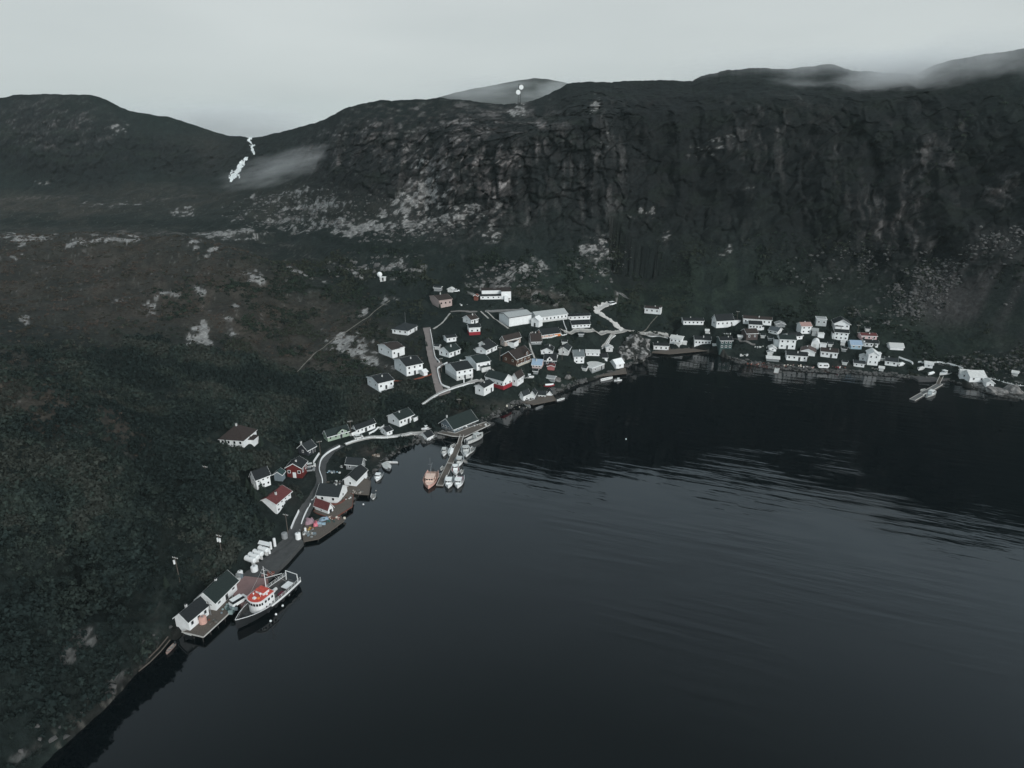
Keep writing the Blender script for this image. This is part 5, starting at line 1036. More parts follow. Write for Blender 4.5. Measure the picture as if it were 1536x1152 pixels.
# the big trawler alongside the wharf
b, s = onz(353, 931, 3.0), onz(440, 865, 2.4); d = b - s; L_ = d.length; B = 6.4
T_ = thing('trawler', 'black and white trawler with red wheelhouse roof moored along the wharf', 'trawler', (s.x, s.y, 0), math.atan2(d.y, d.x))
m, st = hull_mesh(L_, B, 2.1, .5, .82, 17, 1.1); m.build('hull', [HBLK, mat('trawler_deck', (.055, .058, .06), .8, .4), mat('worn_black_gunwale', (.05, .05, .05), .6, .5)], T_)
m = MB()
for i in range(len(st) - 1):     # white upper strake and bulwark top rail
    (x0, h0, z0), (x1, h1, z1) = st[i], st[i + 1]
    for q in (-1, 1):
        aft = i < 9
        za, zb_ = (.55, .95) if aft else (-.16, -.16)
        m.slab((x0, q * (h0 + .05), z0 + .12), (x1, q * (h1 + .05), z1 + .12), (x1, q * (h1 - .06), z1 + .12), (x0, q * (h0 - .06), z0 + .12), .12)
        if aft: m.quad((x0, q * (h0 + .03), z0 - .5), (x1, q * (h1 + .03), z1 - .5), (x1, q * (h1 + .03), z1), (x0, q * (h0 + .03), z0))
m.build('white_rail', HWHT, T_)
m = MB()
for i in range(0, 9):
    x0, h0, z0 = st[i]
    for q in (-1, 1): m.tube((x0, q * (h0 - .05), z0), (x0, q * (h0 - .05), z0 + 1.0), .05, k=5)
for q in (-1, 1):
    for zz in (.55, 1.0):
        for i in range(8): m.tube((st[i][0], q * (st[i][1] - .05), st[i][2] + zz), (st[i + 1][0], q * (st[i + 1][1] - .05), st[i + 1][2] + zz), .04, k=4)
m.build('stanchions', DULLW, T_)
def rounded(x0, x1, w, k=9): return [(x0, -w), (x1 - w * .7, -w)] + [(x1 - w * .7 + w * .7 * math.sin(math.pi * i / k), -w * math.cos(math.pi * i / k)) for i in range(1, k)] + [(x1 - w * .7, w), (x0, w)]
xw0, xw1 = L_ * .46, L_ * .73
m = MB(); m.prism(rounded(xw0, xw1, 2.35), 1.1, 4.6); wh = m.build('wheelhouse', HWHT, T_)
m = MB(); m.prism(rounded(xw0 - .3, xw1 + .3, 2.6), 4.62, 4.92); m.build('roof_rim', HWHT, wh)
m = MB(); m.prism(rounded(xw0 - .1, xw1 + .12, 2.35), 4.93, 5.02); m.build('red_roof', REDP, wh)
m = MB(); rr = rounded(xw0, xw1, 2.38)
for i in range(1, 11):
    a, b2 = Vector(rr[i] + (0,)), Vector(rr[i + 1] + (0,)); c = (a + b2) / 2; t = (b2 - a).normalized(); n = Vector((t.y, -t.x, 0)); w = min(.3, (b2 - a).length * .36)
    if i in (1, 10): w = .32
    p = [c - t * w + n * .02, c + t * w + n * .02]; m = MB(); m.slab(tuple(p[0] + n * .05 + Vector((0, 0, 3.5))), tuple(p[1] + n * .05 + Vector((0, 0, 3.5))), tuple(p[1] + n * .05 + Vector((0, 0, 4.2))), tuple(p[0] + n * .05 + Vector((0, 0, 4.2))), .08); m.build('window', GLASS, wh)
for q in (-1, 1):
    for f_ in (.2, .5, .8):
        xx = xw0 + (xw1 - 1.8 - xw0) * f_; m = MB(); m.box(xx - .3, xx + .3, q * 2.36 - .03, q * 2.36 + .03, 3.5, 4.2); m.build('window', GLASS, wh)
        m = MB(); m.box(xx - .2, xx + .2, q * 2.36 - .03, q * 2.36 + .03, 2.0, 2.4); m.build('porthole', GLASS, wh)
m = MB(); m.box(xw0 + .6, xw0 + 2.6, -1.4, 1.4, 5.03, 5.8, 0); m.box(xw0 + .5, xw0 + 2.7, -1.5, 1.5, 5.81, 5.92, 1); m.build('monkey_island', [HWHT, REDP], wh)
m = MB(); m.tube((xw0 + 3.2, .9, 5.0), (xw0 + 3.2, .9, 5.7), .06, k=5); m.ball((xw0 + 3.2, .9, 5.9), .32, 8); m.tube((xw0 + 3.6, -1.1, 5.0), (xw0 + 3.6, -1.1, 5.5), .05, k=5); m.ball((xw0 + 3.6, -1.1, 5.6), .22, 8); m.box(xw0 + 4.2, xw0 + 4.9, -.3, .5, 5.03, 5.4); m.ball((xw0 + 2, 1.9, 5.3), .3, 8); m.build('antennas', HWHT, wh)
m = MB(); m.box(xw0 + 3.8, xw0 + 4.4, .7, 1.3, 5.03, 5.35); m.box(xw0 + 1.2, xw0 + 1.8, -2.1, -1.7, 5.03, 5.5); m.build('life_rafts', mat('orange_floats', (.7, .2, .06), .6), wh)
m = MB(); xm = xw0 + .2; m.tube((xm, 0, 4.6), (xm, 0, 12.2), .14, .06, 6); m.tube((xm, -1.3, 9.8), (xm, 1.3, 9.8), .05, k=5); m.tube((xm, -.7, 11), (xm, .7, 11), .04, k=5); m.tube((xm, 0, 8.5), (xm - 6, 0, 6.0), .08, k=5)
for q in (-1, 1): m.tube((xm, 0, 11.8), (xm - 7, q * 2.4, 2.1), .02, k=4); m.tube((xm, 0, 11.8), (L_ * .97, 0, 3.0), .02, k=4)
m.build('mast', HWHT, T_)
m = MB(); m.box(1.8, 4.6, -.3, 1.6, 1.9, 2.1, 0); m.box(1.9, 4.5, -.2, 1.5, 1.12, 1.9, 1); m.build('aft_hatch_table', [HWHT, DARK], T_)
m = MB(); m.box(5.6, 7.2, .9, 2.0, 1.12, 1.9); m.build('fish_box', mat('maroon_paint', (.12, .02, .035), .7), T_)
m = MB(); m.tube((5.2, -1.5, 1.5), (6.4, -1.5, 1.5), .5, k=10); m.build('net_drum', DULLW, T_)
m = MB()
for q in (-1, 1): m.tube((.6, q * 2.2, 1.1), (.6, q * 2.0, 4.2), .12, k=6)
m.tube((.6, -2.1, 4.2), (.6, 2.1, 4.2), .1, k=6); m.build('stern_gantry', HWHT, T_)
m = MB(); m.tube((L_ * .86, -.6, 1.5), (L_ * .86, .6, 1.5), .35, k=10); m.box(L_ * .83, L_ * .89, -.9, -.7, 1.1, 1.9); m.box(L_ * .83, L_ * .89, .7, .9, 1.1, 1.9); m.build('anchor_windlass', DARK, T_)
m = MB()
for i in range(7): x_, y_ = random.uniform(.3 * L_, .47 * L_), random.uniform(-2, 2); m.ball((x_, y_, 1.35), random.uniform(.3, .5), 7, sq=.6)
m.build('deck_gear', NETM, T_)
for i in range(5):     # tyre fenders along the wharf side
    k = 2 + i * 2; m = MB(); n_ = 12; x_, h_, z_ = st[k]
    for j in range(n_):
        a0, a1 = 2 * math.pi * j / n_, 2 * math.pi * (j + 1) / n_
        for q in (-1, 1): m.tube((x_ + .42 * math.cos(a0), q * (h_ + .16), z_ - .9 + .42 * math.sin(a0)), (x_ + .42 * math.cos(a1), q * (h_ + .16), z_ - .9 + .42 * math.sin(a1)), .12, k=5)
    m.build('tyre_fender', DARK, T_)

# ------------------------------------------------------------------ tanks, drums, vehicles and shore gear
GT = 'white fuel tanks in a row above the wharf road'
for i, (lab, p0, p1, r_) in enumerate([('lowest white fuel tank of the row above the wharf road', (369, 836.5), (382, 841), .80), ('second white fuel tank, counted up from the lowest', (374.5, 831.5), (387, 836), .80), ('third white fuel tank, counted up from the lowest', (381, 827), (393, 831), .80), ('uppermost white fuel tank under its flat cover', (389, 821.5), (401, 825.5), .80)]):
    c = hit((p0[0] + p1[0]) / 2, (p0[1] + p1[1]) / 2 + 7); zc = c.z + 1.5
    a, b = onz(*p0, zc), onz(*p1, zc); r = thing('fuel_tank', lab, 'tank', tuple((a + b) / 2 - Vector((0, 0, zc - c.z))), 0, GT); o = (a + b) / 2 - Vector((0, 0, zc - c.z)); a -= o; b -= o
    d_ = (b - a).normalized(); m = MB(); m.tube(a, b, r_, k=16); m.tube(a - d_ * .25, a, r_ * .6, r_, 16, caps=True); m.tube(b, b + d_ * .25, r_, r_ * .6, 16, caps=True); m.build('drum', WHITE, r, smooth=False)
    m = MB()
    for t in (.2, .8): p = a + (b - a) * t; m.box(p.x - .5, p.x + .5, p.y - .12, p.y + .12, -1.5, p.z - r_ * .7)
    m.build('saddle', DULLW, r); m = MB(); p = (a + b) / 2; m.tube(p, p + Vector((0, 0, r_ + .3)), .15, k=6); m.build('filler_cap', STEEL, r)
    if i == 3: m = MB(); m.slab(tuple(a + Vector((-.6, .6, 1.0))), tuple(b + Vector((.4, .6, 1.0))), tuple(b + Vector((.4, 2.2, 1.2))), tuple(a + Vector((-.6, 2.2, 1.2))), .12); m.build('cover', WHITE, r)
for lab, x, y, hh, rad in [('tall white upright tank at the upper end of the tank row', 412.5, 819, 2.6, .42), ('middle upright white tank beside the tank row', 406.5, 823, 2.2, .38), ('short upright white tank in front of the fuel tank row', 404.2, 829, 1.3, .36), ('white concrete bin standing on the seaward edge of the road', 447.5, 808, 1.9, .85), ('round grey tank on the hill side of the road', 427, 806, 1.5, .95), ('white rounded tank between the drums and the red wharf apron', 382, 856, 1.4, 1.0), ('small white box tank behind the long wharf shed', 360.5, 861, .9, .75), ('salmon pink round tank at the wall of the nearest wharf shed', 305, 934, 1.7, .95), ('bright white barrel on the wharf beside the pink tarpaulins', 458, 796, .9, .35)]:
    c = onz(x, y, 1.6) if y > 925 else hit(x, y, 1.5); r = thing('upright_tank', lab, 'tank', tuple(c)); m = MB(); m.tube((0, 0, -.4), (0, 0, hh), rad, k=14); m.tube((0, 0, hh), (0, 0, hh + .15), rad, rad * .7, 14); q = m.build('shell', SALMON if 'salmon' in lab else (GREY if 'grey' in lab else WHITE), r); m = MB(); m.tube((0, 0, hh + .15), (0, 0, hh + .32), rad * .25, k=8); m.build('lid', STEEL, r)
def vehicle(label, px, yaw, col, L_=3.9, W_=1.7, van=False, z=None, name='parked_car', cat='car'):
    c = hit(*px) if z is None else onz(*px, z); r = thing(name, label, cat, (c.x, c.y, c.z + .12), R(yaw)); hb = .95 if not van else 1.2
    m = MB(); m.box(-L_ / 2, L_ / 2, -W_ / 2, W_ / 2, .3, hb); m.build('body', col, r)
    m = MB(); x0, x1 = (-L_ * .48, L_ * .25) if van else (-L_ * .42, L_ * .18); n = 0; zt = 1.95 if van else 1.45
    m.v += [(x0, -W_ * .48, hb), (x1 + .5, -W_ * .48, hb), (x1 + .5, W_ * .48, hb), (x0, W_ * .48, hb), (x0 + .12, -W_ * .42, zt), (x1, -W_ * .42, zt), (x1, W_ * .42, zt), (x0 + .12, W_ * .42, zt)]
    for f, k in (((4, 5, 6, 7), 0), ((0, 1, 5, 4), 1), ((1, 2, 6, 5), 1), ((2, 3, 7, 6), 1), ((3, 0, 4, 7), 1)): m.f.append(f); m.m.append(k)
    m.build('cab', [col, GLASS], r)
    for sx_ in (-.32, .32):
        for sy_ in (-1, 1): m = MB(); m.tube((0, -.1, 0), (0, .1, 0), .33, k=10); m.build('wheel', DARK, r, (L_ * sx_, sy_ * (W_ / 2 - .06), .28))
    return r
vehicle('white pickup parked at the dark red house driveway', (465.5, 701), 15, DULLW)
vehicle('grey car parked just below the white pickup', (464.5, 707), 10, GREY)
vehicle('white van on the wharf between the long shed and the trawler', (358, 905), 55, WHITE, 4.4, 1.9, True, 1.6)
vehicle('pale car beside the long white bungalow', (538, 658), 30, DULLW, 3.4)
vehicle('white truck at the top end of the crushed rock track', (918, 457.5), 40, WHITE, 5.0, 2.2, True)
vehicle('white pickup at the end of the top path by the far shed', (684, 438), 10, WHITE)
def camper(label, px, yaw, L_, name='camper_trailer'):
    c = hit(*px); r = thing(name, label, 'trailer', (c.x, c.y, c.z + .2), R(yaw)); m = MB()
    pr = [(-L_ / 2 + .4, .4), (L_ / 2 - .6, .4), (L_ / 2, 1.2), (L_ / 2 - .3, 2.5), (-L_ / 2 + .3, 2.5), (-L_ / 2, 1.4)]
    for s_ in (-1, 1): m.v += [(p[0], s_ * 1.15, p[1]) for p in pr]
    m.f = [tuple(range(6)), tuple(reversed(range(6, 12)))] + [(i + 6, (i + 1) % 6 + 6, (i + 1) % 6, i) for i in range(6)]; m.m = [0] * 8; m.build('body', WHITE, r)
    for x in (-L_ * .3, L_ * .08, L_ * .28): window_part(r, x, -1.16, 1.75, 0, .9, .6, DULLW)
    for s_ in (-1, 1): m = MB(); m.tube((0, -.1, 0), (0, .1, 0), .32, k=10); m.build('wheel', DARK, r, (0, s_ * 1.1, .15))
camper('white camper trailer with dark windows at the edge of the shore', (1234, 552.5), -6, 5.6)
def heap(label, px, sz, mats, n=14, z=None, cat='gear', name='fishing_gear', box=.5):
    c = hit(*px) if z is None else onz(*px, z); r = thing(name, label, cat, tuple(c)); rr = random.Random(int(px[0] * 7 + px[1])); m = MB()
    for i in range(n):
        x, y = rr.gauss(0, sz[0] / 2.6), rr.gauss(0, sz[1] / 2.6); s_ = rr.uniform(.25, .6) * sz[2]
        if rr.random() < box: m.box(x - s_, x + s_ * rr.uniform(.4, 1.4), y - s_ * .6, y + s_ * .6, -.3, rr.uniform(.3, 1) * sz[2], rr.randrange(len(mats)))
        else: m.ball((x, y, s_ * .4), s_, 7, rr.randrange(len(mats)), .7)
    m.build('clutter', mats, r); return r
def tarp(label, px, sx_, sy_, hz, m_, yaw=0, z=None):
    c = hit(*px) if z is None else onz(*px, z); n = 12; V = []; rr = random.Random(int(px[0]))
    ph = rr.uniform(0, 6)
    for j in range(n):
        for i in range(n):
            u, v_ = i / (n - 1) * 2 - 1, j / (n - 1) * 2 - 1; k = max(0, 1 - max(abs(u), abs(v_)) ** 3); V.append((u * sx_ / 2 * (1 + .1 * math.sin(3 * v_ + ph)), v_ * sy_ / 2 * (1 + .1 * math.cos(4 * u + ph)), hz * k * (.75 + .25 * math.sin(u * 5 + v_ * 4 + ph)) - .1))
    F = [(j * n + i, j * n + i + 1, (j + 1) * n + i + 1, (j + 1) * n + i) for j in range(n - 1) for i in range(n - 1)]
    o = obj('tarpaulin', mesh_from('tarpaulin', V, F, m_, smooth=True), None, (c.x, c.y, c.z + .1), R(yaw)); return tag(o, label, 'tarpaulin')
tarp('mauve tarpaulin draped over a stack on the shore below the white kerb', (464, 783), 3.0, 3.2, 1.5, MAUVE, 20, 1.1)
tarp('bright pink tarpaulin right of the mauve one', (474, 787), 1.7, 2.4, 1.4, PINKM, 5, 1.1)
tarp('pale blue tarpaulin in front of the red roofed fishing shed', (486, 779), 3.0, 1.8, .9, BLUET, 30, 1.1)
tarp('small pink sheet at the road edge above the kerb rail', (468.5, 758), 1.4, .9, .4, PINKM, 0)
heap('light blue and white fish tubs right of the pink tarpaulin', (480.5, 787), (1.2, 1.4, 1.2), [BLUE, GREY], 5, 1.05, box=.9)
heap('green barrels and crates at the seaward edge of the plank slip', (491, 783), (3, 1.6, .8), [GRNT, TEAL], 9, 1.05)
heap('grey crates, blue drums and nets on the low plank slip', (465, 800), (5, 2.6, .8), [BGREY, GREY, NETM, DULLW], 24, 1.05)
heap('tangled yellow and brown gear under the pink tarpaulin', (464, 793), (4, 1.2, .55), [mat('yellow_floats', (.5, .34, .10), .7), RUST, CREAM], 16, 1.05)
heap('pale pink net pile at the end of the plank slip', (502, 777), (4.2, 1.2, .5), [mat('faded_pink_net', (.42, .28, .26), .9), CREAM, RUST], 22, 1.05)
heap('teal drums lined up along the wharf edge in front of the long shed', (345, 914), (3.8, 2.2, .9), [mat('grey_teal_drums', (.22, .29, .29), .7), TEAL, BGREY], 16, 1.6, box=.5)
heap('brown nets and crates on the nearest wharf deck', (318, 933), (3.2, 2.0, .6), [WOOD, NETM, RUST], 10, 1.6)
heap('red fish boxes on the wharf beyond the trawler', (403, 862), (3.0, 1.8, .8), [CONCP, RUST], 8, 1.5, box=1)
heap('white and grey machinery behind the long wharf shed', (352, 869), (3.6, 2.2, 1.2), [DULLW, BGREY, GREY], 9, 1.5)
heap('crab pots stacked on the square plank dock', (540, 738), (4, 1.8, .5), [NETM, WOODL], 20, 1.35)
heap('white and grey tubs beside the long pale hauled out boat', (497, 709), (4.4, 1.8, .9), [BLUE, DULLW, GREY, BGREY], 10)
heap('dark junk and planks in the yard behind the black roofed store', (498, 724), (6, 2.4, .7), [DARK, GREY, DULLW, WOOD], 16)
heap('rope and white floats on the stage right of the black roofed store', (520, 748), (3.6, 1.8, .45), [DULLW, NETM, PILE], 20, 1.25)
heap('brown planks and debris on the gravel beach of the left bay', (563, 684), (3.0, 2.6, .7), [mat('driftwood', (.22, .17, .13), .9), WOODL, WOOD], 14)
heap('crates and boards on the hall quay', (722, 638), (4, 1.4, .7), [WOODL, DULLW, WOOD], 12, 1.5)
heap('teal and white crates between the little gabled shed and the hall', (652, 655), (3.4, 1.4, .8), [TEAL, DULLW, GREY], 10)
heap('red driftwood and buoys on the left shore of the right village', (1140, 545.5), (12, 2.0, .6), [RUST, mat('red_kelp', (.20, .05, .04), .9), CREAM], 26)
heap('pinkish rocks and gear under the long low shoreline house', (1192, 548.5), (8, 1.4, .6), [mat('faded_pink_net', (.4,) * 3), RUST, CREAM], 20)
heap('pink and white wreckage left of the camper trailer', (1214, 550.5), (7, 1.6, .6), [mat('faded_pink_net', (.4,) * 3), DULLW, RUST], 14)
heap('red and white boat gear right of the camper trailer', (1257, 550.5), (6, 1.6, .6), [RED, DULLW, RUST], 12)
heap('small white sheds clutter at the shore of the dark teal house', (1116, 533), (5, 1.6, 1.0), [DULLW, GREY], 6, box=1)
heap('pale buoys and posts right of the dark teal house', (1142, 521), (5, 1.6, .9), [DULLW, GREY], 10)
heap('dull crates between the light blue house and the stepped white one', (1268, 522), (5, 2, .8), [DULLW, GREY, TEAL], 9)
heap('boards and pots on the shore above the dark timber stage', (1313, 553.5), (5, 1.5, .6), [WOODL, DULLW, GREY], 10)
heap('grey garden clutter below the big white house', (1085, 500), (8, 3, .9), [DULLW, GREY, NETM], 10)
heap('white oil drums and boxes beside the pinkish house', (692, 457), (4, 1.6, .7), [DULLW, GREY], 5)
heap('rubble and posts on the shore left of the fishing stage', (755, 610), (14, 2.6, .6), [STONE, NETM, CREAM], 34)
for lab, x, y in [('slim white marker post right of the big white house', 1095, 505), ('pale post by the garden gate near the big junction house', 696, 574)]:
    c = hit(x, y); r = thing('post', lab, 'post', tuple(c)); m = MB(); m.box(-.22, .22, -.22, .22, -.3, 2.0); m.build('shaft', WHITE, r); m = MB(); m.box(-.3, .3, -.3, .3, 2.0, 2.1); m.build('cap', WHITE, r)
# utility poles with grey transformers on the wooded slope and elsewhere
def pole(label, px, h=7.5, tr=0, m_=None):
    c = hit(*px); r = thing('utility_pole', label, 'pole', tuple(c), R(random.uniform(-30, 30)), 'utility poles of the village'); m = MB(); m.tube((0, 0, -.5), (0, 0, h), .13, .09, 6); m.build('shaft', m_ or WOOD, r)
    m = MB(); m.box(-.9, .9, -.06, .06, h - .6, h - .45); m.build('crossarm', WOOD, r); m = MB()
    for x in (-.8, -.3, .3, .8): m.tube((x, 0, h - .45), (x, 0, h - .2), .07, k=6)
    m.build('insulators', WHITE, r)
    for k in range(tr): x = .38 * (1 if k else -1); m = MB(); m.tube((x, -.22, h - 2.2), (x, -.22, h - 1.1), .26, k=10); m.build('transformer', WHITE, r)
pole('utility pole with two white transformers in the wood above the tanks', (334, 838), 8, 2)
pole('utility pole with one white transformer in the wood left of the tanks', (270, 873), 8, 1)
pole('utility pole with pale insulators among trees below the lone house', (313, 733), 8)
pole('utility pole beside the shore road at the dark slate house', (481, 683), 6)
pole('utility pole behind the waterfront hall', (689, 617), 6)
pole('utility pole at the bend above the fuel tanks', (432, 800), 7)
pole('utility pole beside the green house', (527, 655), 7)
pole('utility pole at the junction of the paved road', (662, 558), 7)
pole('utility pole left of the chalet', (750, 541), 7)
pole('utility pole between the cove houses', (843, 540), 7)
pole('utility pole behind the big white house on the right', (1105, 484), 7)
pole('utility pole in the middle of the right hand village', (1222, 515), 7)
pole('utility pole near the pink house', (1285, 505), 7)
pole('lamp post on the wharf between the two wharf sheds', (318, 930), 5.5, m_=STEEL)
# radome with its hut, and the relay mast with two white dishes on the cliff top
c = hit(570, 419); r = thing('radome', 'white radome ball on a stand beside a pale equipment hut', 'radome', tuple(c)); m = MB(); m.tube((0, 0, -1), (0, 0, 1.6), .5, .4, 8); m.build('stand', STEEL, r); m = MB(); m.ball((0, 0, 2.9), 1.5, 16); m.build('dome', WHITE, r, smooth=True)
c = hit(574, 420); r = thing('equipment_hut', 'pale equipment hut right of the radome ball', 'hut', tuple(c), .1); m = MB(); m.box(-1.4, 1.9, -1, 1, -1, 1.7); m.build('wall', DULLW, r); m = MB(); m.box(-1.6, 2.1, -1.2, 1.2, 1.71, 1.85); m.build('roof', WHITE, r); door_part(r, .2, -1.03, -.2, 0)
c = hit(779, 155); r = thing('relay_mast', 'dark relay mast with two round white dishes on the cliff top', 'mast', tuple(c)); Hm = zat(779, 126, c.y) - c.z
m = MB()
for q in ((-.9, -.9), (.9, -.9), (.9, .9), (-.9, .9)): m.tube((q[0] * 1.1, q[1] * 1.1, -1), (q[0] * .5, q[1] * .5, Hm), .12, k=5)
for i in range(8):
    z0, z1 = Hm * i / 8, Hm * (i + 1) / 8; w0, w1 = 1 - .5 * i / 8, 1 - .5 * (i + 1) / 8
    m.tube((-w0, -w0, z0), (w1, -w1, z1), .07, k=4); m.tube((w0, w0, z0), (-w1, w1, z1), .07, k=4); m.tube((w0, -w0, z0), (w1, w1, z1), .07, k=4)
m.build('lattice', DARK, r)
for x, z_ in ((1.3, zat(782, 131, c.y) - c.z), (-.8, zat(778, 138.5, c.y) - c.z)):
    m = MB(); m.tube((x, -1.6, z_), (x, -1.0, z_), 1.55, 1.1, 18); m.tube((x, -1.0, z_), (x, -.3, z_), .3, k=6); m.build('dish', WHITE, r)
# mooring buoys
for lab, x, y in [('lone white mooring buoy out in the dark water', 939, 659), ('pale buoy in the left bay near the dock', 545, 757), ('white float off the middle of the trawler hull', 424, 909), ('white float further forward off the trawler hull', 414, 922), ('white float off the shoulder of the trawler, nearest its bow', 406, 932), ('white float near the stern of the trawler', 433, 893)]:
    c = onz(x, y); r = thing('buoy', lab, 'buoy', (c.x, c.y, 0)); m = MB(); m.ball((0, 0, .12), .32, 10); m.build('float', WHITE, r, smooth=True); m = MB(); m.tube((0, 0, .5), (0, 0, .8), .06, k=6); m.build('ring', DARK, r)

# ------------------------------------------------------------------ bluff, boulders, rubble
def rock_mesh(sx_, sy_, sz_, seed, sub=4):
    bm_ = bmesh.new(); bmesh.ops.create_icosphere(bm_, subdivisions=sub, radius=1.0)
    co = np.array([v.co[:] for v in bm_.verts]); n = fbm(co[:, 0] * 1.3 + seed, co[:, 1] * 1.3, co[:, 2] * 1.3 + seed, 4, seed); n2 = np.abs(fbm(co[:, 0] * 3 + seed, co[:, 1] * 3, co[:, 2] * 1.2, 3, seed + 3))
    for v, a, b in zip(bm_.verts, n, n2): v.co = Vector((v.co.x * sx_, v.co.y * sy_, v.co.z * sz_)) * (1 + .75 * a + .6 * b)
    m = bpy.data.meshes.new('rock'); bm_.to_mesh(m); bm_.free(); return m
CRAG = vmat('crag', scale=1.2, amt=.5, bump=1.0)
def crag(m, sd):
    co = np.array([v.co[:] for v in m.vertices]); a = fbm(co[:, 0] / 1.6, co[:, 1] / 1.6, co[:, 2] / 3, 4, sd); k = sstep(-.08, .15, a)[:, None]; set_cover(m, np.array([.030, .032, .030]) * (1 - k) + np.array([.27, .265, .26]) * k)
    for p in m.polygons: p.use_smooth = False
c = hit(948, 524); m = rock_mesh(7.8, 8.0, 5.4, 5, 5); m.materials.append(CRAG); crag(m, 81)
tag(obj('rock_outcrop', m, None, (c.x + .5, c.y + 1, c.z + .6), .5), 'pale craggy granite outcrop beside the steep white edged track at the cove', 'outcrop')
c = hit(936, 531); m = rock_mesh(4.4, 4.0, 2.8, 9, 4); m.materials.append(CRAG); crag(m, 82)
tag(obj('rock_outcrop', m, None, (c.x, c.y, c.z + .2), .2), 'small pale shoulder of rock at the left foot of the granite outcrop', 'outcrop')
for lab, px, s_, sd in [('rounded pale boulder among the cove stones', (851, 566), 2.0, 1), ('long grey boulder left of the rounded pale one', (836, 570), 2.0, 2), ('dark boulder at the water edge of the cove', (871, 572), 1.8, 3), ('pale boulder below the village road junction', (662, 603), 1.6, 4), ('pink granite ledge at the rocky point', (1496, 588), 4.5, 6), ('low granite hump on the rocky point by the fence', (1520, 586), 4.0, 7)]:
    c = hit(*px); m = rock_mesh(s_, s_ * .8, s_ * .45, sd + 20, 3); m.materials.append(ROCKM if 'pale' in lab or 'granite' in lab else STONE); tag(obj('boulder', m, None, tuple(c), sd), lab, 'boulder')
def scatter_rocks(name, mask, n, r0, r1, m_, seed, squash=.6):
    rg = np.random.default_rng(seed); w = (mask * np.gradient(TX, axis=1) * np.abs(np.gradient(TY, axis=0))).clip(0).ravel(); w /= w.sum()
    k = rg.choice(w.size, n, p=w); P = np.stack([TX.ravel()[k], TY.ravel()[k], TZ.ravel()[k]], -1) + rg.normal(0, .4, (n, 3)) * (1, 1, 0)
    bm_ = bmesh.new(); bmesh.ops.create_icosphere(bm_, subdivisions=1, radius=1.0); bv = np.array([v.co[:] for v in bm_.verts]); bf_ = np.array([[v.index for v in f.verts] for f in bm_.faces]); bm_.free()
    r = r0 + (r1 - r0) * rg.random(n) ** 3; V = bv[None] * (1 + rg.normal(0, .22, (n, len(bv), 1))) * r[:, None, None] * np.stack([rg.uniform(.7, 1.5, n), rg.uniform(.7, 1.3, n), rg.uniform(.5, .9, n)], -1)[:, None] + P[:, None]
    F = (bf_[None] + (np.arange(n) * len(bv))[:, None, None]).reshape(-1, 3)
    me = fast_mesh(name, V.reshape(-1, 3), F, m_, smooth=False); return tag(obj(name, me), kind='stuff')
far_in = (T > .1) & (T < 10.5)
scatter_rocks('scree', (run + .15 * scree) * far_in * sstep(-.1, .4, n_mid), 2400, .2, 1.1, STONE, 3)
scatter_rocks('shore_rubble', ((T > .02) & (T < .42)) * (1.0 - .88 * (PX < 330)) * (PX > 20), 3400, .2, .9, STONE, 4)
scatter_rocks('talus', blobs([(760, 412, 60, 18, -8), (900, 390, 40, 30, 0, .6), (560, 400, 60, 16, 0, .8), (640, 345, 90, 14, -10, .8), (480, 320, 110, 26, 0, .4)]) * far_in, 1300, .3, 1.5, STONE, 5)

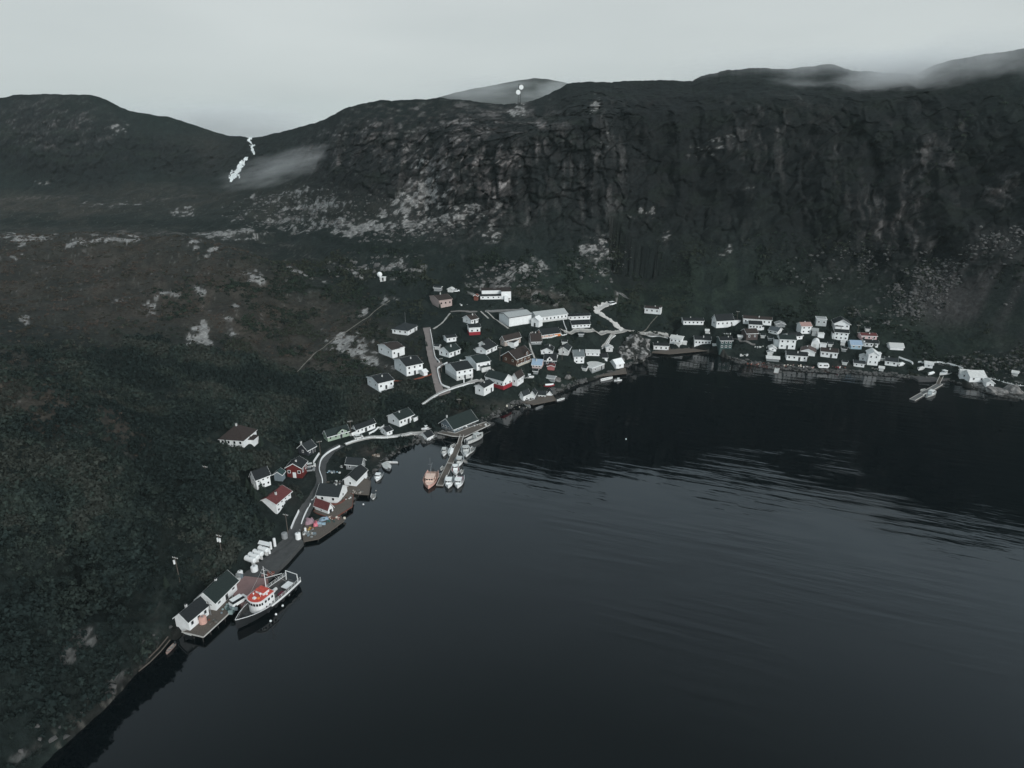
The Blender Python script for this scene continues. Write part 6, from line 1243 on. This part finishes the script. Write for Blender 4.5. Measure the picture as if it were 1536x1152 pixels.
# ------------------------------------------------------------------ shrub cover: leafy clumps over the slopes
FOOT += [(o.location.x, o.location.y - 1, 4.5) for o in scene.objects if o.get('category') in ('tank', 'radome', 'hut')]
FT = np.array(FOOT); TRK = np.array(TRACKS)
def leafy(name, mask, n, r0, r1, k, leaf, cols, seed, label=None, clear=True, zs=.8):
    rg = np.random.default_rng(seed); w = (mask * np.gradient(TX, axis=1) * np.abs(np.gradient(TY, axis=0))).clip(0).ravel(); w /= w.sum()
    i = rg.choice(w.size, n, p=w); P = np.stack([TX.ravel()[i], TY.ravel()[i], TZ.ravel()[i]], -1)
    P[:, :2] += rg.normal(0, .5, (n, 2))
    if clear:
        ok = np.ones(n, bool)
        for arr, step in ((FT, 1), (TRK, 1)):
            for s0 in range(0, len(arr), 200):
                a = arr[s0:s0 + 200]; d = np.hypot(P[:, None, 0] - a[None, :, 0], P[:, None, 1] - a[None, :, 1]); ok &= (d > a[None, :, 2]).all(1)
        P = P[ok]; n = len(P)
    clus = fbm(P[:, 0] / 9, P[:, 1] / 9, 0, 3, seed + 5)
    r = (r0 + (r1 - r0) * rg.random(n) ** 1.6) * (1 + .5 * clus)
    th = rg.uniform(0, 2 * np.pi, (n, k)); ph = np.arccos(rg.uniform(-.15, 1, (n, k))); rad = rg.uniform(.55, 1.0, (n, k)) * (1 + .25 * np.sin(3 * th + rg.uniform(0, 6, (n, 1))))
    D = np.stack([np.sin(ph) * np.cos(th), np.sin(ph) * np.sin(th), np.cos(ph) * zs], -1) * rad[..., None]
    ctr = P[:, None] + D * r[:, None, None]; ctr[..., 2] += .15 * r[:, None]
    nrm = D + rg.normal(0, .45, D.shape); nrm /= np.linalg.norm(nrm, axis=-1, keepdims=True)
    t1 = np.cross(nrm, rg.normal(0, 1, D.shape)); t1 /= np.linalg.norm(t1, axis=-1, keepdims=True); t2 = np.cross(nrm, t1)
    s_ = leaf * r[:, None, None] * rg.uniform(.6, 1.3, (n, k, 1))
    V = np.stack([ctr + t1 * s_, ctr - t1 * s_ * .6 + t2 * s_ * .8, ctr - t1 * s_ * .5 - t2 * s_ * .9], 2)
    pick = (fbm(P[:, 0] / 16, P[:, 1] / 16, 0, 4, seed + 9) * 1.6 + .5 + rg.normal(0, .12, n)).clip(0, .999) * len(cols); c0 = np.array(cols)[pick.astype(int)] * rg.uniform(.85, 1.15, (n, 1)) * .9; cc = c0[:, None] * rg.uniform(.75, 1.25, (n, k, 1)); Cc = np.repeat(cc[:, :, None], 3, 2).reshape(-1, 3)
    V = V.reshape(-1, 3); F = np.arange(len(V)).reshape(-1, 3)
    me = fast_mesh(name, V, F, SHRUBM, smooth=False); set_cover(me, Cc); return tag(obj(name, me), label, kind='stuff')
SHRUBM = vmat('shrub_leaves', scale=2.0, amt=.3, bump=0)
near_wood = blobs([(110, 880, 330, 260, 0), (300, 740, 160, 110, 40), (500, 610, 160, 50, 8, .8), (370, 590, 160, 60, 20, .7)])
near_wood = near_wood * (.35 + .65 * sstep(-.35, .25, n_mid)) * (T > .12) * (1 - .9 * sstep(.4, .6, slabs)) * (1 - .5 * brown)
leafy('shrub_cover', near_wood * (TY < 300), 19000, .7, 2.1, 34, .30, [(.014, .022, .021), (.018, .027, .025), (.024, .034, .030), (.029, .040, .034), (.036, .042, .036)], 21, zs=1.0)
mid = (blobs([(640, 560, 260, 110, 0, .7), (600, 425, 240, 40, 0, .9), (800, 430, 220, 46, 0, .8), (450, 540, 200, 80, 20, .6), (1100, 480, 260, 40, 0, .5), (1400, 530, 160, 60, 10, .5), (1150, 400, 420, 40, 0, .5), (1350, 180, 200, 120, 0, .2)]) * (T > .4)) * sstep(-.15, .35, n_mid) * (1 - sstep(.4, .6, slabs))
leafy('shrub_cover', mid * (TY < 430), 12000, .5, 1.4, 14, .45, [(.019, .028, .022), (.024, .036, .026), (.017, .024, .021), (.033, .040, .03)], 22)
leafy('heather', brown * (T < 8) * sstep(-.2, .3, n_fine), 9000, .4, 1.0, 9, .55, [(.052, .046, .038), (.040, .040, .032), (.062, .05, .042)], 23, zs=.5)

# ------------------------------------------------------------------ single spruces near the houses
def spruce_mesh(h, seed):
    rr = random.Random(seed); m = MB(); n = int(h * 5)
    for i in range(n):
        t = i / n; z = h * (.08 + .92 * t); r = h * .24 * (1 - t) ** .85 + .08
        for j in range(9):
            a = rr.uniform(0, 6.283); rl = r * rr.uniform(.6, 1.15); x, y = math.cos(a), math.sin(a); px, py = -y, x; w = rl * .35; dz_ = rl * .35
            m.tri((x * .05, y * .05, z + .15), (x * rl + px * w, y * rl + py * w, z - dz_), (x * rl - px * w, y * rl - py * w, z - dz_ * rr.uniform(.6, 1.4)))
    m.tri((.1, 0, h * .95), (-.05, .09, h * .95), (0, 0, h * 1.06)); return mesh_from('crown', m.v, m.f, CONIF)
SPR = [spruce_mesh(h, s_) for h, s_ in ((4.5, 1), (5.5, 2), (3.6, 3))]; mt = MB(); mt.tube((0, 0, -.6), (0, 0, 2.2), .16, .07, 6); TRUNK = mesh_from('trunk', mt.v, mt.f, BARK)
def spruce(px, label, group=None, s_=1.0):
    c = hit(*px); r = thing('spruce_tree', label, 'tree', tuple(c), R(random.uniform(0, 360)), group); r.scale = (s_, s_, s_); obj('crown', random.choice(SPR), r); obj('trunk', TRUNK, r); return r
for px, lab in [((340, 675), 'small dark spruce at the left front of the lone woodland house'), ((353, 678), 'taller spruce before the wall of the lone woodland house'), ((364, 679), 'spruce at the right front corner of the lone woodland house'),
                ((1097, 495), 'left dark spruce against the big white house'), ((1104, 496), 'right dark spruce against the annexe of the big white house'), ((619, 640), 'spruce before the square annexe of the slope house'), ((698, 640), 'dark spruce hiding part of the waterfront hall wall'),
                ((471, 661), 'spruce by the chimney side of the dark slate house'), ((660, 463), 'pointed spruce at the corner of the pinkish house'), ((1187, 522), 'dark spruce between the doorways of the double house')]: spruce(px, lab, None, .8)
for px in [(393, 738), (398, 742), (380, 742), (372, 733), (366, 745), (385, 752), (402, 700), (412, 690), (436, 682), (428, 672), (455, 655), (440, 645), (505, 628), (545, 620), (575, 615), (520, 612), (610, 608), (560, 600), (330, 690), (318, 700), (300, 660), (345, 640), (380, 655), (392, 668), (345, 730), (350, 760), (330, 790), (300, 800), (360, 790), (385, 790), (400, 790), (290, 850), (250, 880), (235, 860), (640, 520), (625, 530), (690, 505), (740, 500), (780, 500), (870, 515), (1130, 500), (1180, 505), (1212, 545), (1330, 530), (1310, 525), (1480, 555), (1486, 548), (1473, 552)]:
    spruce(px, 'small dark spruce standing among the shrubs of the slope', 'dark spruces scattered among the shrubs', random.uniform(.6, 1.05))

# ------------------------------------------------------------------ waterfall in the saddle
FOAM = mat('white_water', (.80, .83, .83), .5, .15, 1.5)
r = thing('waterfall', 'white waterfall tumbling in broken steps from the saddle of the ridge', 'waterfall', tuple(hit(372, 240)))
def cascade(name, pts, seed, thr):
    """broken white water: small draped facets wherever the tumbling noise lets the foam through"""
    o = r.location; mb = MB(); P = np.array(pts, float); y0, y1 = P[:, 1].min(), P[:, 1].max(); st_ = .75; grid = {}
    for y in np.arange(y0, y1, st_):
        cx = np.interp(y, P[:, 1], P[:, 0]); hw = np.interp(y, P[:, 1], P[:, 2])
        for x in np.arange(cx - hw - 1, cx + hw + 1, st_):
            a = float(fbm(np.array([(x - y * -.5) / 3.4]), np.array([y / 4.5]), 0, 4, seed)[0]) + float(noise3(np.array([x / 1.3]), np.array([y / 2.2]), 0, seed + 7)[0]) * .25
            if abs(x - cx) / hw + .9 * a * -1 + thr > 1: continue
            q = [hit(x + dx * st_, y + dy_ * st_) for dx, dy_ in ((0, 0), (1, 0), (1, 1), (0, 1))]
            if any(k is None for k in q) or max(k.y for k in q) - min(k.y for k in q) > 14: continue
            q = [tuple(k - o + Vector((0, -.45, .35 + .25 * math.sin(k.x * 3 + k.z * 2)))) for k in q]; mb.quad(*q)
    mb.build(name, FOAM, r)
cascade('upper_fall', [(375, 206, 5), (373, 211, 4), (376, 214, 1.5), (379, 218, 6), (378, 221, 3), (379, 226, 3.5), (381, 232, 2.5)], 1, .42)
cascade('lower_fall', [(370, 236, 4), (367, 241, 6), (361, 248, 9), (356, 256, 9), (352, 262, 8), (348, 267, 6), (346, 273, 2)], 4, .42)
cascade('side_trickle', [(357, 262, 3), (360, 266, 3), (358, 268, 2)], 8, .4)

# ------------------------------------------------------------------ haze over the whole place
def volbox(name, lo, hi, dens, label=None, kind='stuff'):
    v = [(x, y, z) for z in (lo[2], hi[2]) for y in (lo[1], hi[1]) for x in (lo[0], hi[0])]
    f = [(0, 2, 3, 1), (4, 5, 7, 6), (0, 1, 5, 4), (2, 6, 7, 3), (0, 4, 6, 2), (1, 3, 7, 5)]
    m = bpy.data.materials.new(name); m.use_nodes = True; nt = m.node_tree; nt.nodes.clear()
    vo = nt.nodes.new('ShaderNodeVolumePrincipled'); vo.inputs['Density'].default_value = dens; vo.inputs['Color'].default_value = (.74, .90, .90, 1); vo.inputs['Anisotropy'].default_value = 0.0
    ou = nt.nodes.new('ShaderNodeOutputMaterial'); nt.links.new(vo.outputs[0], ou.inputs['Volume'])
    o = obj(name, mesh_from(name, v, f, m)); return tag(o, label, kind=kind)
volbox('haze', (-3600, -2600, -12), (3600, 4200, 240), 0.000055)

# drifting mist banks caught on the ridge: boxes of thin cloud whose density fades out towards their edges
def mist(name, c, sz, dens, seed, rz=0.0, label=None):
    m = bpy.data.materials.new('mist'); m.use_nodes = True; nt = m.node_tree; nt.nodes.clear(); n = nt.nodes; l = nt.links
    tcn = n.new('ShaderNodeTexCoord'); ln = n.new('ShaderNodeVectorMath'); ln.operation = 'LENGTH'; l.new(tcn.outputs['Object'], ln.inputs[0])
    ns = n.new('ShaderNodeTexNoise'); ns.noise_dimensions = '4D'; ns.inputs['W'].default_value = seed; ns.inputs['Scale'].default_value = 2.6; ns.inputs['Detail'].default_value = 5; ns.inputs['Roughness'].default_value = .65; l.new(tcn.outputs['Object'], ns.inputs['Vector'])
    a = n.new('ShaderNodeMath'); a.operation = 'MULTIPLY_ADD'; a.inputs[1].default_value = -2.7; a.inputs[2].default_value = 1.35; l.new(ns.outputs['Fac'], a.inputs[0])
    b = n.new('ShaderNodeMath'); b.operation = 'ADD'; l.new(ln.outputs['Value'], b.inputs[0]); l.new(a.outputs[0], b.inputs[1])
    mr = n.new('ShaderNodeMapRange'); mr.interpolation_type = 'SMOOTHSTEP'; mr.inputs[1].default_value = 1.0; mr.inputs[2].default_value = -.05; mr.inputs[3].default_value = 0; mr.inputs[4].default_value = dens; l.new(b.outputs[0], mr.inputs[0])
    ed = n.new('ShaderNodeMapRange'); ed.interpolation_type = 'SMOOTHSTEP'; ed.inputs[1].default_value = 1.0; ed.inputs[2].default_value = .7; ed.inputs[3].default_value = 0; ed.inputs[4].default_value = 1; l.new(ln.outputs['Value'], ed.inputs[0])
    mu = n.new('ShaderNodeMath'); mu.operation = 'MULTIPLY'; l.new(mr.outputs[0], mu.inputs[0]); l.new(ed.outputs[0], mu.inputs[1])
    vo = n.new('ShaderNodeVolumePrincipled'); vo.inputs['Color'].default_value = (.97, .99, 1, 1); l.new(mu.outputs[0], vo.inputs['Density'])
    ou = n.new('ShaderNodeOutputMaterial'); l.new(vo.outputs[0], ou.inputs['Volume'])
    bm_ = bmesh.new(); bmesh.ops.create_icosphere(bm_, subdivisions=3, radius=1.0); me = bpy.data.meshes.new(name); bm_.to_mesh(me); bm_.free(); me.materials.append(m)
    o = obj(name, me, None, c, rz); o.scale = sz; return tag(o, None, kind='stuff')
def at(px, py, Y): d = ray(px, py); t = Y / d.y; return (d.x * t, Y, CZ + d.z * t)
mist('mist', at(1345, 132, 498), (105, 45, 27), .034, 1.0, R(-20))
mist('mist', at(1490, 104, 462), (85, 36, 30), .026, 2.0, R(-25))
mist('mist', at(1200, 112, 552), (140, 36, 24), .020, 3.0)
mist('mist', at(1290, 104, 535), (80, 30, 18), .022, 8.0)
mist('mist', at(1420, 100, 500), (60, 34, 20), .022, 9.0)
mist('mist', at(715, 146, 600), (95, 50, 15), .009, 4.0)
mist('mist', at(845, 146, 585), (45, 34, 14), .012, 5.0)
q = mist('mist', at(428, 250, 574), (66, 24, 15), .019, 6.0, R(12)); q.rotation_euler = (0, R(-14), R(12))
mist('mist', at(318, 186, 930), (170, 90, 40), .020, 7.0)
mist('mist', at(742, 130, 640), (80, 30, 13), .016, 11.0)
mist('mist', at(858, 132, 600), (40, 24, 12), .020, 12.0)
mist('mist', at(1375, 112, 505), (60, 40, 16), .026, 13.0)
mist('mist', at(1100, 108, 560), (70, 26, 12), .012, 14.0)
